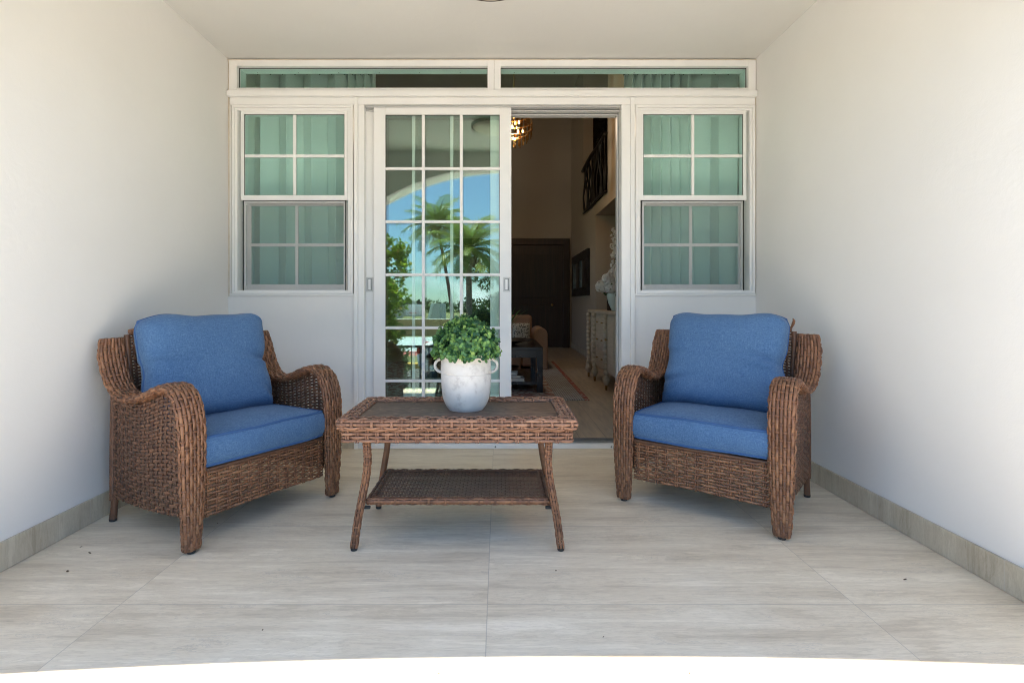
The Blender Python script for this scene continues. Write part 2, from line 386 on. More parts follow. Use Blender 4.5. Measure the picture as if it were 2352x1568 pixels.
        if loc: o.location = loc
        if parent: o.parent = parent
        return o

def spline(P, n):
    """Catmull-Rom through points"""
    P = np.asarray(P, float); m = len(P)
    Q = np.vstack([2 * P[0] - P[1], P, 2 * P[-1] - P[-2]])
    t = np.linspace(0, m - 1 - 1e-9, n); i = t.astype(int); f = (t - i)[:, None]
    a, b, c, d = Q[i], Q[i + 1], Q[i + 2], Q[i + 3]
    return .5 * (2 * b + (c - a) * f + (2 * a - 5 * b + 4 * c - d) * f ** 2 + (3 * b - a - 3 * c + d) * f ** 3)

def tag(o, label=None, cat=None, group=None, kind=None):
    if label: o['label'] = label
    if cat: o['category'] = cat
    if group: o['group'] = group
    if kind: o['kind'] = kind
    return o
def empty(name, loc, label, cat, rz=0, group=None):
    o = bpy.data.objects.new(name, None); COL.objects.link(o); o.location = loc; o.rotation_euler = (0, 0, rz)
    o.empty_display_size = .1
    return tag(o, label, cat, group)

# ------------------------------------------------------------ weaving
def snormal(S, u, v, flip=1):
    e = 1e-3
    a = S(np.clip(u + e, 0, 1), v) - S(np.clip(u - e, 0, 1), v); b = S(u, v + e) - S(u, v - e)
    n = np.cross(a, b); return flip * n / (np.linalg.norm(n, axis=-1, keepdims=True) + 1e-12)

def weave(mb, S, nst, nwf, wst, wwf, th, amp, closed_v=False, flip=1, spp=5, dbl=False, jitter=.0):
    """wefts run along u and pass over and under nst stakes; stakes run along v"""
    for j in range(nwf):
        v0 = (j + (0 if closed_v else .5)) / nwf
        u = np.linspace(0, 1, nst * spp + 1); v = np.full_like(u, v0)
        C = S(u, v); n = snormal(S, u, v, flip)
        ph = np.cos(PI * (u * nst - .5 + j))
        off = amp * np.sign(ph) * np.abs(ph) ** .7
        ton = np.repeat(rng.random((nst + 2)), spp)[: len(u) - 1]
        ton = np.repeat(ton, 6)
        mb.strand(C + n * off[:, None], n, wwf * (1 + .10 * ph), th, 6, tone=ton)
    for i in range(nst):
        u0 = (i + .5) / nst
        if closed_v:
            v = np.arange(nwf * 3) / (nwf * 3)
        else: v = np.linspace(0, 1, nwf * 3 + 1)
        for du in ((-.28 * wst, .28 * wst) if dbl else (0,)):
            u = np.full_like(v, u0); C = S(u, v); n = snormal(S, u, v, flip)
            if dbl:
                e = 1e-3; T = S(u + e, v) - S(u - e, v); T /= np.linalg.norm(T, axis=-1, keepdims=True); C = C + T * du
            ph = -np.cos(PI * (v * nwf - (0 if closed_v else .5) + i)) * amp * .6
            mb.strand(C + n * ph[:, None], n, wst * (.5 if dbl else 1), th, 6, closed=closed_v, tone=random.random() * .8)

def lin(P00, P10, P01, P11):
    P00, P10, P01, P11 = map(lambda q: np.array(q, float), (P00, P10, P01, P11))
    def S(u, v):
        u = np.asarray(u)[..., None]; v = np.asarray(v)[..., None]
        return (1 - u) * (1 - v) * P00 + u * (1 - v) * P10 + (1 - u) * v * P01 + u * v * P11
    return S

def wrapped(mb, pts, r, pitch=.006, sub=8, k=10):
    """a pole wound with flat strand: rings close together"""
    P = spline(np.asarray(pts, float), 200)
    L = np.concatenate([[0], np.cumsum(np.linalg.norm(np.diff(P, axis=0), axis=1))])
    n = max(4, int(L[-1] / pitch)) * 4
    s = np.linspace(0, L[-1], n + 1); Q = np.stack([np.interp(s, L, P[:, i]) for i in range(3)], 1)
    rr = np.interp(s / L[-1], np.linspace(0, 1, len(np.atleast_1d(r))), np.atleast_1d(r)) if np.ndim(r) else np.full(n + 1, r)
    rr = rr * (1 - .10 * (np.arange(n + 1) % 4 == 0))
    mb.tube(Q, rr, k)

# ================================================================= THE PORCH
# pixel (2352-wide view of the photo) -> coordinates on the plane of the back wall
D = 3.60
def PX(x, d=D): return (x - 1146) / 1203 * d
def PZ(y, d=D): return 1 + (695 - y) / 1203 * d
XL, XR, ZC = PX(525), PX(1735), PZ(137)
YA = 1.15          # outer face of the arch
# floor
mb = MB(); mb.box(-2.3, 2.2, YA, D + .10, -.25, 0); tag(mb.build('porch_floor', TILE), kind='structure')
# side walls, ceiling
mb = MB(); mb.box(XL - .2, XL, YA + .32, D + .25, -.3, ZC + .12)
tag(mb.build('left_wall', WALL), 'white plastered side wall behind the left armchair', 'wall', kind='structure')
mb = MB(); mb.box(XR, XR + .2, YA + .32, D + .25, -.3, ZC + .12)
tag(mb.build('right_wall', WALL), 'white plastered side wall behind the right armchair', 'wall', kind='structure')
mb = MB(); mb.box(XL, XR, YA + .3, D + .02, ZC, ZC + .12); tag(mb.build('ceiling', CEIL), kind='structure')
# arch wall at the open side (behind the photographer's view line; it shades the floor and shows in the glass)
mb = MB(); R_ = 2.65; HC = 2.498; x0 = .05
xs = np.linspace(XL, XR, 49); arc = HC - R_ + np.sqrt(R_ ** 2 - (xs - x0) ** 2)
zt = 3.4
V = []
for y in (YA, YA + .32):
    for x, z in zip(xs, arc): V += [(x, y, z), (x, y, zt)]
V = np.array(V); n = len(xs); F = []
for i in range(n - 1):
    a = 2 * i; b = a + 2 * n
    F += [(a, a + 2, a + 3, a + 1), (b, b + 1, b + 3, b + 2), (a, b, b + 2, a + 2), (a + 1, a + 3, b + 3, b + 1)]
mb.quads(V, F); mb.box(XL - 1.6, XL, YA, YA + .32, -1.2, zt); mb.box(XR, XR + 1.6, YA, YA + .32, -1.2, zt)
tag(mb.build('arch_wall', WALL), kind='structure')
mb = MB(); mb.box(-4.2, 4.2, YA - .02, 12.2, 5.75, 5.95); mb.box(XL - 1.6, XR + 1.6, YA, D + .2, 3.4, 3.52)
tag(mb.build('roof', CONC), kind='structure')
# back wall: two panels under the windows and the wall over the transom
mb = MB()
mb.box(XL - .01, PX(817), D - .003, D + .13, 0, PZ(679)); mb.box(PX(1453), XR + .01, D - .003, D + .13, 0, PZ(679))
mb.box(XL - .01, PX(531), D, D + .12, PZ(679), ZC); mb.box(PX(1733), XR + .01, D, D + .12, PZ(679), ZC)
tag(mb.build('back_wall', WALL), kind='structure')
mb = MB(); mb.box(-4.1, 4.1, D, D + .12, ZC, 5.75); mb.box(-4.1, XL - .19, D + .003, D + .117, -.2, ZC + .01); mb.box(XR + .19, 4.1, D + .003, D + .117, -.2, ZC + .01)
tag(mb.build('upper_wall', INWALL), kind='structure')
# baseboards
mb = MB(); mb.box(XL, XL + .012, YA + .33, D - .016, .001, .11)
tag(mb.build('left_baseboard', BASE, bevel=.002), kind='structure')
mb = MB(); mb.box(XR - .012, XR, YA + .33, D - .016, .001, .11)
tag(mb.build('right_baseboard', BASE, bevel=.002), kind='structure')
mb = MB(); mb.box(XL + .001, PX(817), D - .015, D - .004, .001, .11); mb.box(PX(1453), XR - .001, D - .015, D - .004, .001, .11)
tag(mb.build('back_baseboard', BASE, bevel=.002), kind='structure')

# ---- frames
YF = D - .02
def fr(mb, x0, x1, y0, y1, ya, yb, w):            # rectangular frame in pixels; w = (left, right, top, bottom) bar widths in pixels
    X0, X1, Z0, Z1 = PX(x0), PX(x1), PZ(y1), PZ(y0); k = D / 1203
    l_, r_, t_, b_ = [q * k for q in w]
    mb.box(X0, X0 + l_, ya, yb, Z0, Z1); mb.box(X1 - r_, X1, ya, yb, Z0, Z1)
    mb.box(X0 + l_, X1 - r_, ya, yb, Z1 - t_, Z1); mb.box(X0 + l_, X1 - r_, ya, yb, Z0, Z0 + b_)
def pane(x0, x1, y0, y1, ya, yb, mat, par, name='glass'):
    mb = MB(); mb.box(PX(x0), PX(x1), ya, yb, PZ(y1), PZ(y0)); return mb.build(name, mat, par)

# transom: two fixed lights
def transom(x0, x1, g0, g1, label):
    r = empty('transom_window', (0, 0, 0), label, 'window', group='long transom windows over the door')
    mb = MB(); fr(mb, x0, x1, 140, 212, YF, D + .11, (g0 - x0, x1 - g1, 15, 7.5)); mb.build('frame', ALU, r, bevel=.002)
    pane(g0, g1, 154, 205, D + .03, D + .037, GLASSW, r)
    mb = MB(); k = D / 1203
    for q in range(6):
        X = PX(g0 + 32 + q * (g1 - g0 - 40) / 5.6); mb.lathe([(0, .0), (.003, .0), (.003, .002), (0, .002)], (X, D + .085, PZ(155.2) - .0005), 8)
    mb.build('screw_heads', GASKET, r)
    mb = MB(); fr(mb, g0 - 1, g1 + 1, 154, 205, D + .012, D + .02, (1.8, 1.8, 1.8, 1.2)); mb.build('gasket', GASKET, r)
    return r
transom(529, 1134.7, 547, 1120, 'long narrow transom window over the left window and closed door panel')
transom(1135.3, 1733, 1150, 1716, 'long narrow transom window over the door opening and the right window')
# moulding between transom and frames
mb = MB()
mb.box(PX(527), PX(1734), YF - .022, D, PZ(225.5), PZ(212.4)); mb.box(PX(531), PX(1732), YF + .004, D, PZ(243), PZ(226))
mb.box(PX(815), PX(824), YF - .006, D - .001, PZ(1029), PZ(226.5)); mb.box(PX(1446), PX(1456), YF - .006, D - .001, PZ(1029), PZ(226.5))
tag(mb.build('white_door_trim', ALU, bevel=.003), 'white moulding strip under the transom with its two upright posts', 'trim')
mb = MB()
for a, b in (((XL + .004, YF, PZ(141)), (XR - .004, YF, PZ(141))), ((XL + .005, D - .004, PZ(680)), (XL + .004, D - .004, ZC - .002)), ((XR - .005, D - .004, PZ(680)), (XR - .004, D - .004, ZC - .002))):
    mb.tube([a, tuple((p + q) / 2 for p, q in zip(a, b)), b], .0035, 6)
tag(mb.build('caulk_bead', CAULK), 'yellowed caulk line around the edge of the white window wall', 'caulk')

def window(x0, x1, gx0, gx1, sx, label):
    r = empty('sash_window', (0, 0, 0), label, 'window', group='tall white sash windows beside the door')
    mb = MB(); fr(mb, x0, x1, 243.5, 674, YF + .001, D + .1, (5, 5, 6, 5)); mb.build('outer_frame', ALU, r, bevel=.002)
    mb = MB(); fr(mb, x0 + 5.2, x1 - 5.2, 249.7, 669, YF + .010, D + .095, (6.5, 6.5, 5, 2)); mb.build('inner_frame', ALU, r, bevel=.0015)
    mb = MB(); fr(mb, gx0 - 8, gx1 + 8, 254, 460, YF + .018, D + .05, (8, 8, 9, 11.5)); us = mb.build('upper_sash', ALU, r, bevel=.002)
    mb = MB(); m = (gx0 + gx1) / 2
    mb.box(PX(m - 3.3), PX(m + 3.3), D + .003, D + .028, PZ(448), PZ(263)); mb.box(PX(gx0), PX(m - 3.3), D + .004, D + .027, PZ(361.2), PZ(354.6)); mb.box(PX(m + 3.3), PX(gx1), D + .004, D + .027, PZ(361.2), PZ(354.6))
    mb.build('muntin', ALU, us, bevel=.0015)
    pane(gx0 - 1, gx1 + 1, 262, 449, D + .012, D + .018, GLASSW, us)
    mb = MB(); fr(mb, gx0 - 1, gx1 + 1, 262, 449, D + .0005, D + .006, (1.8, 1.6, 1.6, .8)); mb.build('gasket', GASKET, us)
    # lower sash sits further in, behind an insect screen
    mb = MB(); fr(mb, gx0 - 3, gx1 + 3, 460.5, 668.5, D + .052, D + .09, (10, 5, 9, 16)); ls = mb.build('lower_sash', ALU, r, bevel=.002)
    mb = MB(); mm = m + sx
    mb.box(PX(mm - 3.3, D + .06), PX(mm + 3.3, D + .06), D + .056, D + .074, PZ(653), PZ(466)); mb.box(PX(gx0), PX(mm - 3.3, D + .06) - .0002, D + .057, D + .073, PZ(564), PZ(557)); mb.box(PX(mm + 3.3, D + .06) + .0002, PX(gx1), D + .057, D + .073, PZ(564), PZ(557))
    mb.build('muntin', ALU, ls, bevel=.0015)
    pane(gx0, gx1 + 1, 468, 654, D + .062, D + .068, GLASSW, ls)
    mb = MB(); fr(mb, gx0 - 2.5, gx1 + 1, 460.6, 668, D + .012, D + .026, (5, 4, 5, 4)); sf = mb.build('screen_frame', ALUG, r, bevel=.0015)
    pane(gx0 + 1.5, gx1 - 2, 465, 665, D + .018, D + .020, SCREEN, sf, 'mesh')
    mb = MB()
    for z in (467, 660): mb.box(PX(gx0 - 1.5), PX(gx0 + 6), D + .006, D + .014, PZ(z + 3.5), PZ(z - 3.5))
    mb.build('corner_latch', ALUG, sf, bevel=.001)
    mb = MB(); fr(mb, gx0 - 4, gx1 + 3, 459.6, 669.6, D + .002, D + .01, (1.5, 1.5, 1.5, 1.5)); mb.build('gasket', GASKET, r)
    # caulk/sill trim
    mb = MB(); mb.box(PX(x0 - 6), PX(x1 + 2), YF + .006, D - .0035, PZ(679.5), PZ(674.3)); mb.build('sill', ALU, r, bevel=.002)
    return r
window(535, 812, 561, 791, 6, 'white sash window with insect screen behind the left armchair')
window(1458, 1732, 1477.5, 1706.5, -6, 'white sash window with insect screen behind the right armchair')

# sliding door
dr = empty('sliding_door', (PX(1140), D, 0), 'white sliding glass door with gridded panes, pushed open to the left', 'door')
dr['category'] = 'sliding door'
def dbuild(mb, name, mat, par=None, **k):
    o = mb.build(name, mat, par or dr, **k)
    if (par or dr) is dr: o.location = (-dr.location.x, -dr.location.y, 0)
    return o
mb = MB()
mb.box(PX(824.5), PX(1445.5), YF - .001, D + .10, PZ(243), PZ(226.7)); 
mb.box(PX(824.5), PX(838), YF, D + .10, PZ(1029), PZ(243.2)); mb.box(PX(1426), PX(1445.5), YF, D + .10, PZ(1029), PZ(243.2))
dbuild(mb, 'door_frame', ALU, bevel=.002)
mb = MB()
for a, b, m_ in ((243.4, 246.5, 1), (249.5, 252.5, 1), (255, 258, 1)):
    mb.box(PX(838.3), PX(1425.7), YF + .01 + (a - 243) * .006, D + .11, PZ(b), PZ(a))
for a, b in ((1417.6, 1419.2), (1421, 1423)):
    mb.box(PX(a, D + .05), PX(b, D + .05), D + .05, D + .1, PZ(1012), PZ(258.3))
dbuild(mb, 'head_track', ALUG, bevel=.0006)
mb = MB(); mb.box(PX(838.2), PX(1425.8), YF + .004, D + .115, PZ(1029) + .002, PZ(1018)); dbuild(mb, 'threshold', ALU, bevel=.002)
mb = MB()
for yy in (D + .012, D + .052, D + .092): mb.box(PX(838.5), PX(1425.5), yy, yy + .006, PZ(1018) + .0005, PZ(1013.5))
dbuild(mb, 'bottom_rail_track', TRACK)
mb = MB()
for x in (1138, 1403): mb.lathe([(0, 0), (.006, 0), (.006, .004), (0, .004)], (0, 0, 0), 12)
M_ = MB()
for x in (1138, 1403):
    th = np.arange(12) / 12 * 2 * PI; c = np.array([PX(x), YF + .001, PZ(1024)])
    P = np.stack([c + np.stack([np.cos(th) * rr, np.zeros(12) - dd, np.sin(th) * rr], 1) for rr, dd in ((.0001, .002), (.005, .002), (.006, 0))])
    M_.grid(P, closed_v=True)
dbuild(M_, 'screw_head', TRACK)

def panel(px0, px1, ya, yb, sw, gr, label, hx, gasket=True):
    """sliding leaf, pixel extents at its own plane; sw = stile widths; gr=(gx0,gx1)"""
    dd = ya
    X = lambda x: PX(x, dd); Z = lambda y: PZ(y, dd)
    mb = MB()
    mb.box(X(px0), X(gr[0]), ya, yb, Z(1013), Z(247)); mb.box(X(gr[1]), X(px1), ya, yb, Z(1013), Z(247))
    mb.box(X(gr[0]), X(gr[1]), ya, yb, Z(263.4), Z(247)); mb.box(X(gr[0]), X(gr[1]), ya, yb, Z(1013), Z(994))
    p = dbuild(mb, 'door_leaf', ALU, bevel=.003); p['label'] = label
    mb = MB(); w_ = (gr[1] - gr[0]); c1 = gr[0] + w_ * .331; c2 = gr[0] + w_ * .664; ys = [386.8, 508.8, 630.8, 752.7, 874.7]
    for c in (c1, c2): mb.box(X(c - 3.4), X(c + 3.4), ya + .004, yb - .004, Z(994), Z(263.4))
    for y in ys:
        for a, b in ((gr[0], c1 - 3.5), (c1 + 3.5, c2 - 3.5), (c2 + 3.5, gr[1])): mb.box(X(a), X(b), ya + .005, yb - .005, Z(y + 3.1), Z(y - 3.1))
    mb.build('muntin', ALU, p, bevel=.0015)
    mb = MB(); mb.box(X(gr[0] - 2), X(gr[1] + 2), (ya + yb) / 2 - .003, (ya + yb) / 2 + .003, Z(996), Z(262)); mb.build('glass', GLASS, p)
    if gasket:
        mb = MB(); k = .003
        G = [X(gr[0]), X(gr[1]), Z(994), Z(263.4)]
        for a in ((G[0], G[0] + k, G[2], G[3]), (G[1] - k, G[1], G[2], G[3]), (G[0] + k, G[1] - k, G[3] - k * 1.3, G[3]), (G[0] + k, G[1] - k, G[2], G[2] + k)):
            mb.box(a[0], a[1], ya + .008, ya + .012, a[2], a[3])
        mb.build('gasket', GASKET, p)
    # flush pull
    mb = MB(); hz0, hz1 = Z(670), Z(636.5)
    mb.box(X(hx - 8), X(hx - 5), ya - .004, ya - .0003, hz0, hz1); mb.box(X(hx + 5), X(hx + 8), ya - .004, ya - .0003, hz0, hz1)
    mb.box(X(hx - 5), X(hx + 5), ya - .004, ya - .0003, hz0, hz0 + .010); mb.box(X(hx - 5), X(hx + 5), ya - .004, ya - .0003, hz1 - .010, hz1)
    h = mb.build('pull_handle', ALUG, p, bevel=.001)
    mb = MB(); mb.box(X(hx - 5), X(hx + 5), ya - .0012, ya - .0001, hz0 + .010, hz1 - .010); mb.build('backing_plate', TRACK, h)  # flat dark plate behind the latch lever
    mb = MB(); mb.box(X(hx - 3.5), X(hx + 2.0), ya - .003, ya - .0013, hz0 + .014, hz1 - .014); mb.build('latch_lever', ALU, h, bevel=.0008)
    return p
panel(858, 1174.5, D + .002, D + .030, None, (885, 1147.5), 'front glass leaf, standing in the middle of the doorway', 1164)
panel(836, 1150, D + .042, D + .070, None, (862, 1126), 'rear glass leaf, half hidden behind the front leaf', 849.5)

# ---- ceiling light of the porch
cl = empty('ceiling_light', (-.043, 2.53, ZC), 'round bowl ceiling light with dark metal rim on the porch ceiling', 'ceiling light')
mb = MB(); mb.lathe([(.02, 0), (.14, 0), (.14, -.02), (.12, -.03), (.10, -.07)], k=40); mb.build('ceiling_plate', DARKWOOD, cl, smooth=True)
mb = MB(); mb.lathe([(.195, -.075), (.207, -.075), (.209, -.085), (.209, -.098), (.2, -.103), (.193, -.098), (.195, -.075)], k=56); mb.build('rim', DARKWOOD, cl, smooth=True)
BOWL, *_ = newmat('cream_glass', (.92, .84, .68), .3)
mb = MB(); mb.lathe([(.10, -.072), (.16, -.074), (.192, -.08), (.19, -.098), (.175, -.112), (.14, -.130), (.10, -.146), (.05, -.157), (.0005, -.160)], k=56); mb.build('bowl', BOWL, cl, smooth=True)

# ================================================================= INTERIOR
mb = MB(); mb.box(-4.1, 4.1, D + .116, 12.1, -.15, -.004); tag(mb.build('interior_floor', WOODFLOOR), kind='structure')
mb = MB(); XI = 1.62
mb.box(-3.6, -3.45, D + .12, 4.9, 0, 5.75); mb.box(-3.6, -3.45, 7.6, 11.7, 0, 5.75); mb.box(-3.6, -3.45, 4.9, 7.6, 2.6, 5.75); mb.box(-3.6, -3.45, 4.9, 7.6, 0, .35); tag(mb.build('interior_left_wall', INWALL), kind='structure')  # unseen window opening, added to let daylight into the hall
mb = MB(); mb.box(-3.6, 3.2, 11.7, 11.85, 0, 5.75); tag(mb.build('interior_far_wall', INWALL), kind='structure')
mb = MB(); mb.box(-3.6, 3.9, D + .12, 11.85, 5.6, 5.748); tag(mb.build('interior_ceiling', INWALL), kind='structure')
mb = MB()
mb.box(XI, XI + .18, 10.05, 11.7, 0, 5.6); mb.box(XI, XI + .18, 8.78, 10.05, 0, 2.66); mb.box(XI, XI + .18, 7.19, 8.78, 2.46, 2.66)
mb.box(XI, XI + .18, 7.19, 7.8, 2.66, 5.6); mb.box(XI, XI + .18, 5.2, 7.19, 0, 5.6); mb.box(XI, 2.1, 5.05, 5.2, 0, 5.6); mb.box(2.1, 2.25, D + .12, 5.2, 0, 5.6)
tag(mb.build('interior_right_wall', INWALL), kind='structure')
mb = MB(); mb.box(XI + .18, 3.2, 8.785, 8.93, 0, 2.46); mb.box(XI + .18, 3.2, 7.04, 7.19, 0, 5.6); mb.box(3.2, 3.35, 7.04, 10.2, 0, 5.6)
mb.box(XI + .181, 3.2, 7.19, 10.2, 2.47, 2.655); mb.box(XI + .18, 1.81, 10.06, 10.2, 2.66, 5.6); mb.box(2.09, 3.2, 10.06, 10.2, 2.66, 5.6); mb.box(1.81, 2.09, 10.06, 10.2, 4.57, 5.6)
tag(mb.build('stair_hall_wall', INWALL), kind='structure')
mb = MB(); mb.box(1.812, 2.088, 10.1, 10.14, 2.66, 4.569); tag(mb.build('gallery_doorway_fill', BLACKWOOD, bevel=.003), 'tall dark doorway, filled by a black panel, upstairs behind the gallery railing', 'door')  # black panel stands in for the darkness of the doorway
mb = MB(); mb.box(XI - .012, XI - .0005, 8.80, 11.69, 0, .12); mb.box(PX(1309, 11.7), XI - .013, 11.688, 11.6995, 0, .12); tag(mb.build('interior_baseboard', BASE), kind='structure')

# entry door
ed = empty('entry_door', (-.2, 11.69, 0), 'wide dark wood entrance door at the far end of the hall', 'door')
X0, X1, ZT = PX(1010, 11.65), PX(1308, 11.65), 2.42
mb = MB(); mb.box(X0, X0 + .14, -.08, .005, 0, ZT); mb.box(X1 - .14, X1, -.08, .005, 0, ZT); mb.box(X0 + .14, X1 - .14, -.08, .005, ZT - .14, ZT)
o = mb.build('door_frame', DARKWOOD, ed, bevel=.006); o.location.x = .2
mb = MB(); c = (X0 + X1) / 2
for a, b in ((X0 + .142, c - .003), (c + .003, X1 - .142)):
    mb.box(a, b, -.045, 0, .02, ZT - .142)
    for z0, z1 in ((.2, .95), (1.1, ZT - .35)): mb.box(a + .14, b - .14, -.058, -.046, z0, z1)
o = mb.build('door_leaf', DARKWOOD, ed, bevel=.008); o.location.x = .2; LEAF = o
mb = MB(); mb.lathe([(0, .0), (.012, 0), (.012, .03), (.028, .04), (.03, .055), (.02, .07), (0, .074)], k=16)
h = mb.build('door_knob', BRASS, LEAF, smooth=True); h.rotation_euler = (R(90), 0, 0); h.location = (PX(1268, 11.6) , -.05, .33 + .62)

# wall mirror in black frame
wm = empty('wall_mirror', (XI - .02, 10.3, 1.55), 'black framed mirror hanging on the brown hall wall', 'mirror')
mb = MB(); 
for a in ((-1.0, -.78, -.42, .42), (.78, 1.0, -.42, .42), (-.78, .78, .26, .42), (-.78, .78, -.42, -.26), (-.08, .08, -.26, .26)): mb.box(-.03, .015, a[0], a[1], a[2], a[3])
mb.build('frame', BLACKWOOD, wm, bevel=.006)
MIR, *_ = newmat('mirror_glass', (.75, .75, .75), .03, 1)
for a, b in ((-.78, -.08), (.08, .78)):
    mb = MB(); mb.box(-.005, .01, a, b, -.26, .26); mb.build('mirror_glass', MIR, wm)

# light switch
mb = MB(); mb.box(XI - .008, XI - .0005, 9.0, 9.07, .72, .83); mb.box(XI - .012, XI - .008, 9.02, 9.05, .75, .80)
tag(mb.build('wall_socket', ALU, bevel=.002), 'small white socket plate low on the brown hall wall', 'socket')

# gallery railing
rl = empty('gallery_railing', (XI - .03, 8.8, 2.66), 'black twisted branch railing of the upstairs gallery', 'railing')
mb = MB(); mb.tube([(0, -1.0, .0), (0, -.4, .02), (0, .3, .0), (0, 1.05, .02)], .022, 8, sub=5); mb.build('bottom_rail', IRON, rl, smooth=True)
mb = MB(); mb.tube([(0, -1.0, .86), (0, -.4, .84), (0, .3, .87), (0, 1.15, .83)], .032, 8, sub=5); mb.build('top_rail', IRON, rl, smooth=True)
random.seed(3)
for i in range(17):
    y = -.95 + i * .118; a, b = random.uniform(-.14, .14), random.uniform(-.14, .14)
    mb = MB(); mb.tube([(0, y, 0), (random.uniform(-.03, .03), y + a, .3), (random.uniform(-.03, .03), y - a * .4 + b * .5, .6), (0, y + b, .86)], random.uniform(.010, .018), 6, sub=4); mb.build('baluster', IRON, rl, smooth=True)

# rug
def rugmat():
    m, n, l, b = newmat('faded_oriental_rug', (.4, .36, .32), .95)
    co = objco(n); s = n.new('ShaderNodeSeparateXYZ'); l.new(co, s.inputs[0])
    ex = math_(n, l, 'SUBTRACT', .93, s.outputs[0])
    v = N(n, 'ShaderNodeTexVoronoi', Scale=14.0); l.new(co, v.inputs[0])
    nn = noise(n, l, co, 22, 5, .7)
    st = math_(n, l, 'GREATER_THAN', math_(n, l, 'SINE', math_(n, l, 'MULTIPLY', ex, 260)), .2)
    red = math_(n, l, 'GREATER_THAN', math_(n, l, 'ADD', v.outputs['Distance'], math_(n, l, 'MULTIPLY', nn, .5)), .72)
    inb = math_(n, l, 'MULTIPLY', math_(n, l, 'GREATER_THAN', ex, .05), math_(n, l, 'LESS_THAN', ex, .33))
    edg = math_(n, l, 'LESS_THAN', ex, .05)
    A = N(n, 'ShaderNodeMix', data_type='RGBA'); A.inputs[6].default_value = (.46, .42, .37, 1); A.inputs[7].default_value = (.30, .16, .13, 1); l.new(red, A.inputs[0])
    Bm = N(n, 'ShaderNodeMix', data_type='RGBA'); l.new(math_(n, l, 'MULTIPLY', inb, .75), Bm.inputs[0]); l.new(A.outputs[2], Bm.inputs[6])
    Cc = N(n, 'ShaderNodeMix', data_type='RGBA'); Cc.inputs[6].default_value = (.40, .40, .37, 1); Cc.inputs[7].default_value = (.17, .19, .20, 1); l.new(st, Cc.inputs[0]); l.new(Cc.outputs[2], Bm.inputs[7])
    Dm = N(n, 'ShaderNodeMix', data_type='RGBA'); l.new(math_(n, l, 'MULTIPLY', edg, math_(n, l, 'GREATER_THAN', nn, .44)), Dm.inputs[0]); l.new(Bm.outputs[2], Dm.inputs[6]); Dm.inputs[7].default_value = (.33, .10, .07, 1)
    l.new(Dm.outputs[2], b.inputs['Base Color']); bump(n, l, b, nn, .5, .004); return m
mb = MB(); mb.box(-2.3, .93, 5.37, 8.9, -.0035, .008); tag(mb.build('area_rug', rugmat(), bevel=.003), 'faded red and grey patterned rug under the black coffee table', 'rug')

# black coffee table indoors
bt = empty('black_coffee_table', (-.2, 6.37, 0), 'black lacquered coffee table with open shelf on the patterned rug', 'coffee table')
tx, ty = .686, .59
mb = MB(); mb.box(-tx, tx, -ty, ty, .475, .51); mb.build('tabletop', BLACKWOOD, bt, bevel=.004)
mb = MB(); mb.box(-tx + .06, tx - .06, -ty + .02, -ty + .04, .39, .474); mb.box(-tx + .06, tx - .06, ty - .04, ty - .02, .39, .474); mb.box(tx - .04, tx - .02, -ty + .06, ty - .06, .39, .474); mb.box(-tx + .02, -tx + .04, -ty + .06, ty - .06, .39, .474); mb.build('apron', BLACKWOOD, bt, bevel=.002)
mb = MB(); mb.box(-tx + .02, tx - .02, -ty + .02, ty - .02, .09, .125); mb.build('shelf', BLACKWOOD, bt, bevel=.002)
for sx in (-1, 1):
    for sy in (-1, 1):
        mb = MB(); cx, cy_ = sx * (tx - .035), sy * (ty - .035); mb.box(cx - .034, cx + .034, cy_ - .034, cy_ + .034, .008, .4745); mb.build('leg', BLACKWOOD, bt, bevel=.003)
# things on it
PAPER = noisy('book_paper', (.72, .72, .70), (.6, .6, .58), 30, .8, 0)
for i, (z, w_, d_, c, lb) in enumerate(((.126, .30, .22, (.55, .56, .58), 'pale grey book lowest in the pile on the coffee table shelf'), (.162, .28, .20, (.10, .07, .05), 'dark brown book in the middle of the shelf pile'), (.194, .24, .17, (.70, .71, .72), 'white book topmost in the shelf pile'))):
    bk = empty('book', (.13 - i * .02, 5.92, z), lb, 'book', rz=R(4 - i * 5), group='books on the coffee table shelf')
    cm, *_ = newmat('book_cover', c, .5)
    h_ = .034 if i == 0 else .030
    mb = MB(); mb.box(-w_ / 2, w_ / 2, -d_ / 2, d_ / 2, 0, .003); mb.box(-w_ / 2, w_ / 2, -d_ / 2, d_ / 2, h_ - .003, h_); mb.box(-w_ / 2, -w_ / 2 + .003, -d_ / 2, d_ / 2, .003, h_ - .003); mb.build('cover', cm, bk)
    mb = MB(); mb.box(-w_ / 2 + .004, w_ / 2 - .006, -d_ / 2 + .006, d_ / 2 - .006, .0035, h_ - .0035); mb.build('pages', PAPER, bk)
COPPER = noisy('copper_bowl', (.20, .07, .03), (.08, .03, .02), 6, .35, 0)
mb = MB(); mb.lathe([(.001, .0), (.07, 0), (.08, .01), (.16, .07), (.20, .115), (.19, .115), (.14, .07), (.05, .02), (.001, .02)], k=32)
o = mb.build('copper_bowl', COPPER, smooth=True); o.location = (.05, 6.25, .126); tag(o, 'dark copper bowl on the shelf of the black coffee table', 'bowl')
mb = MB(); mb.lathe([(.001, .0), (.06, 0), (.12, .02), (.22, .045), (.30, .05), (.29, .058), (.2, .055), (.1, .03), (.001, .02)], k=32)
o = mb.build('shallow_dish', BLACKWOOD, smooth=True); o.location = (.13, 6.2, .511); tag(o, 'wide shallow black dish on top of the coffee table', 'dish')
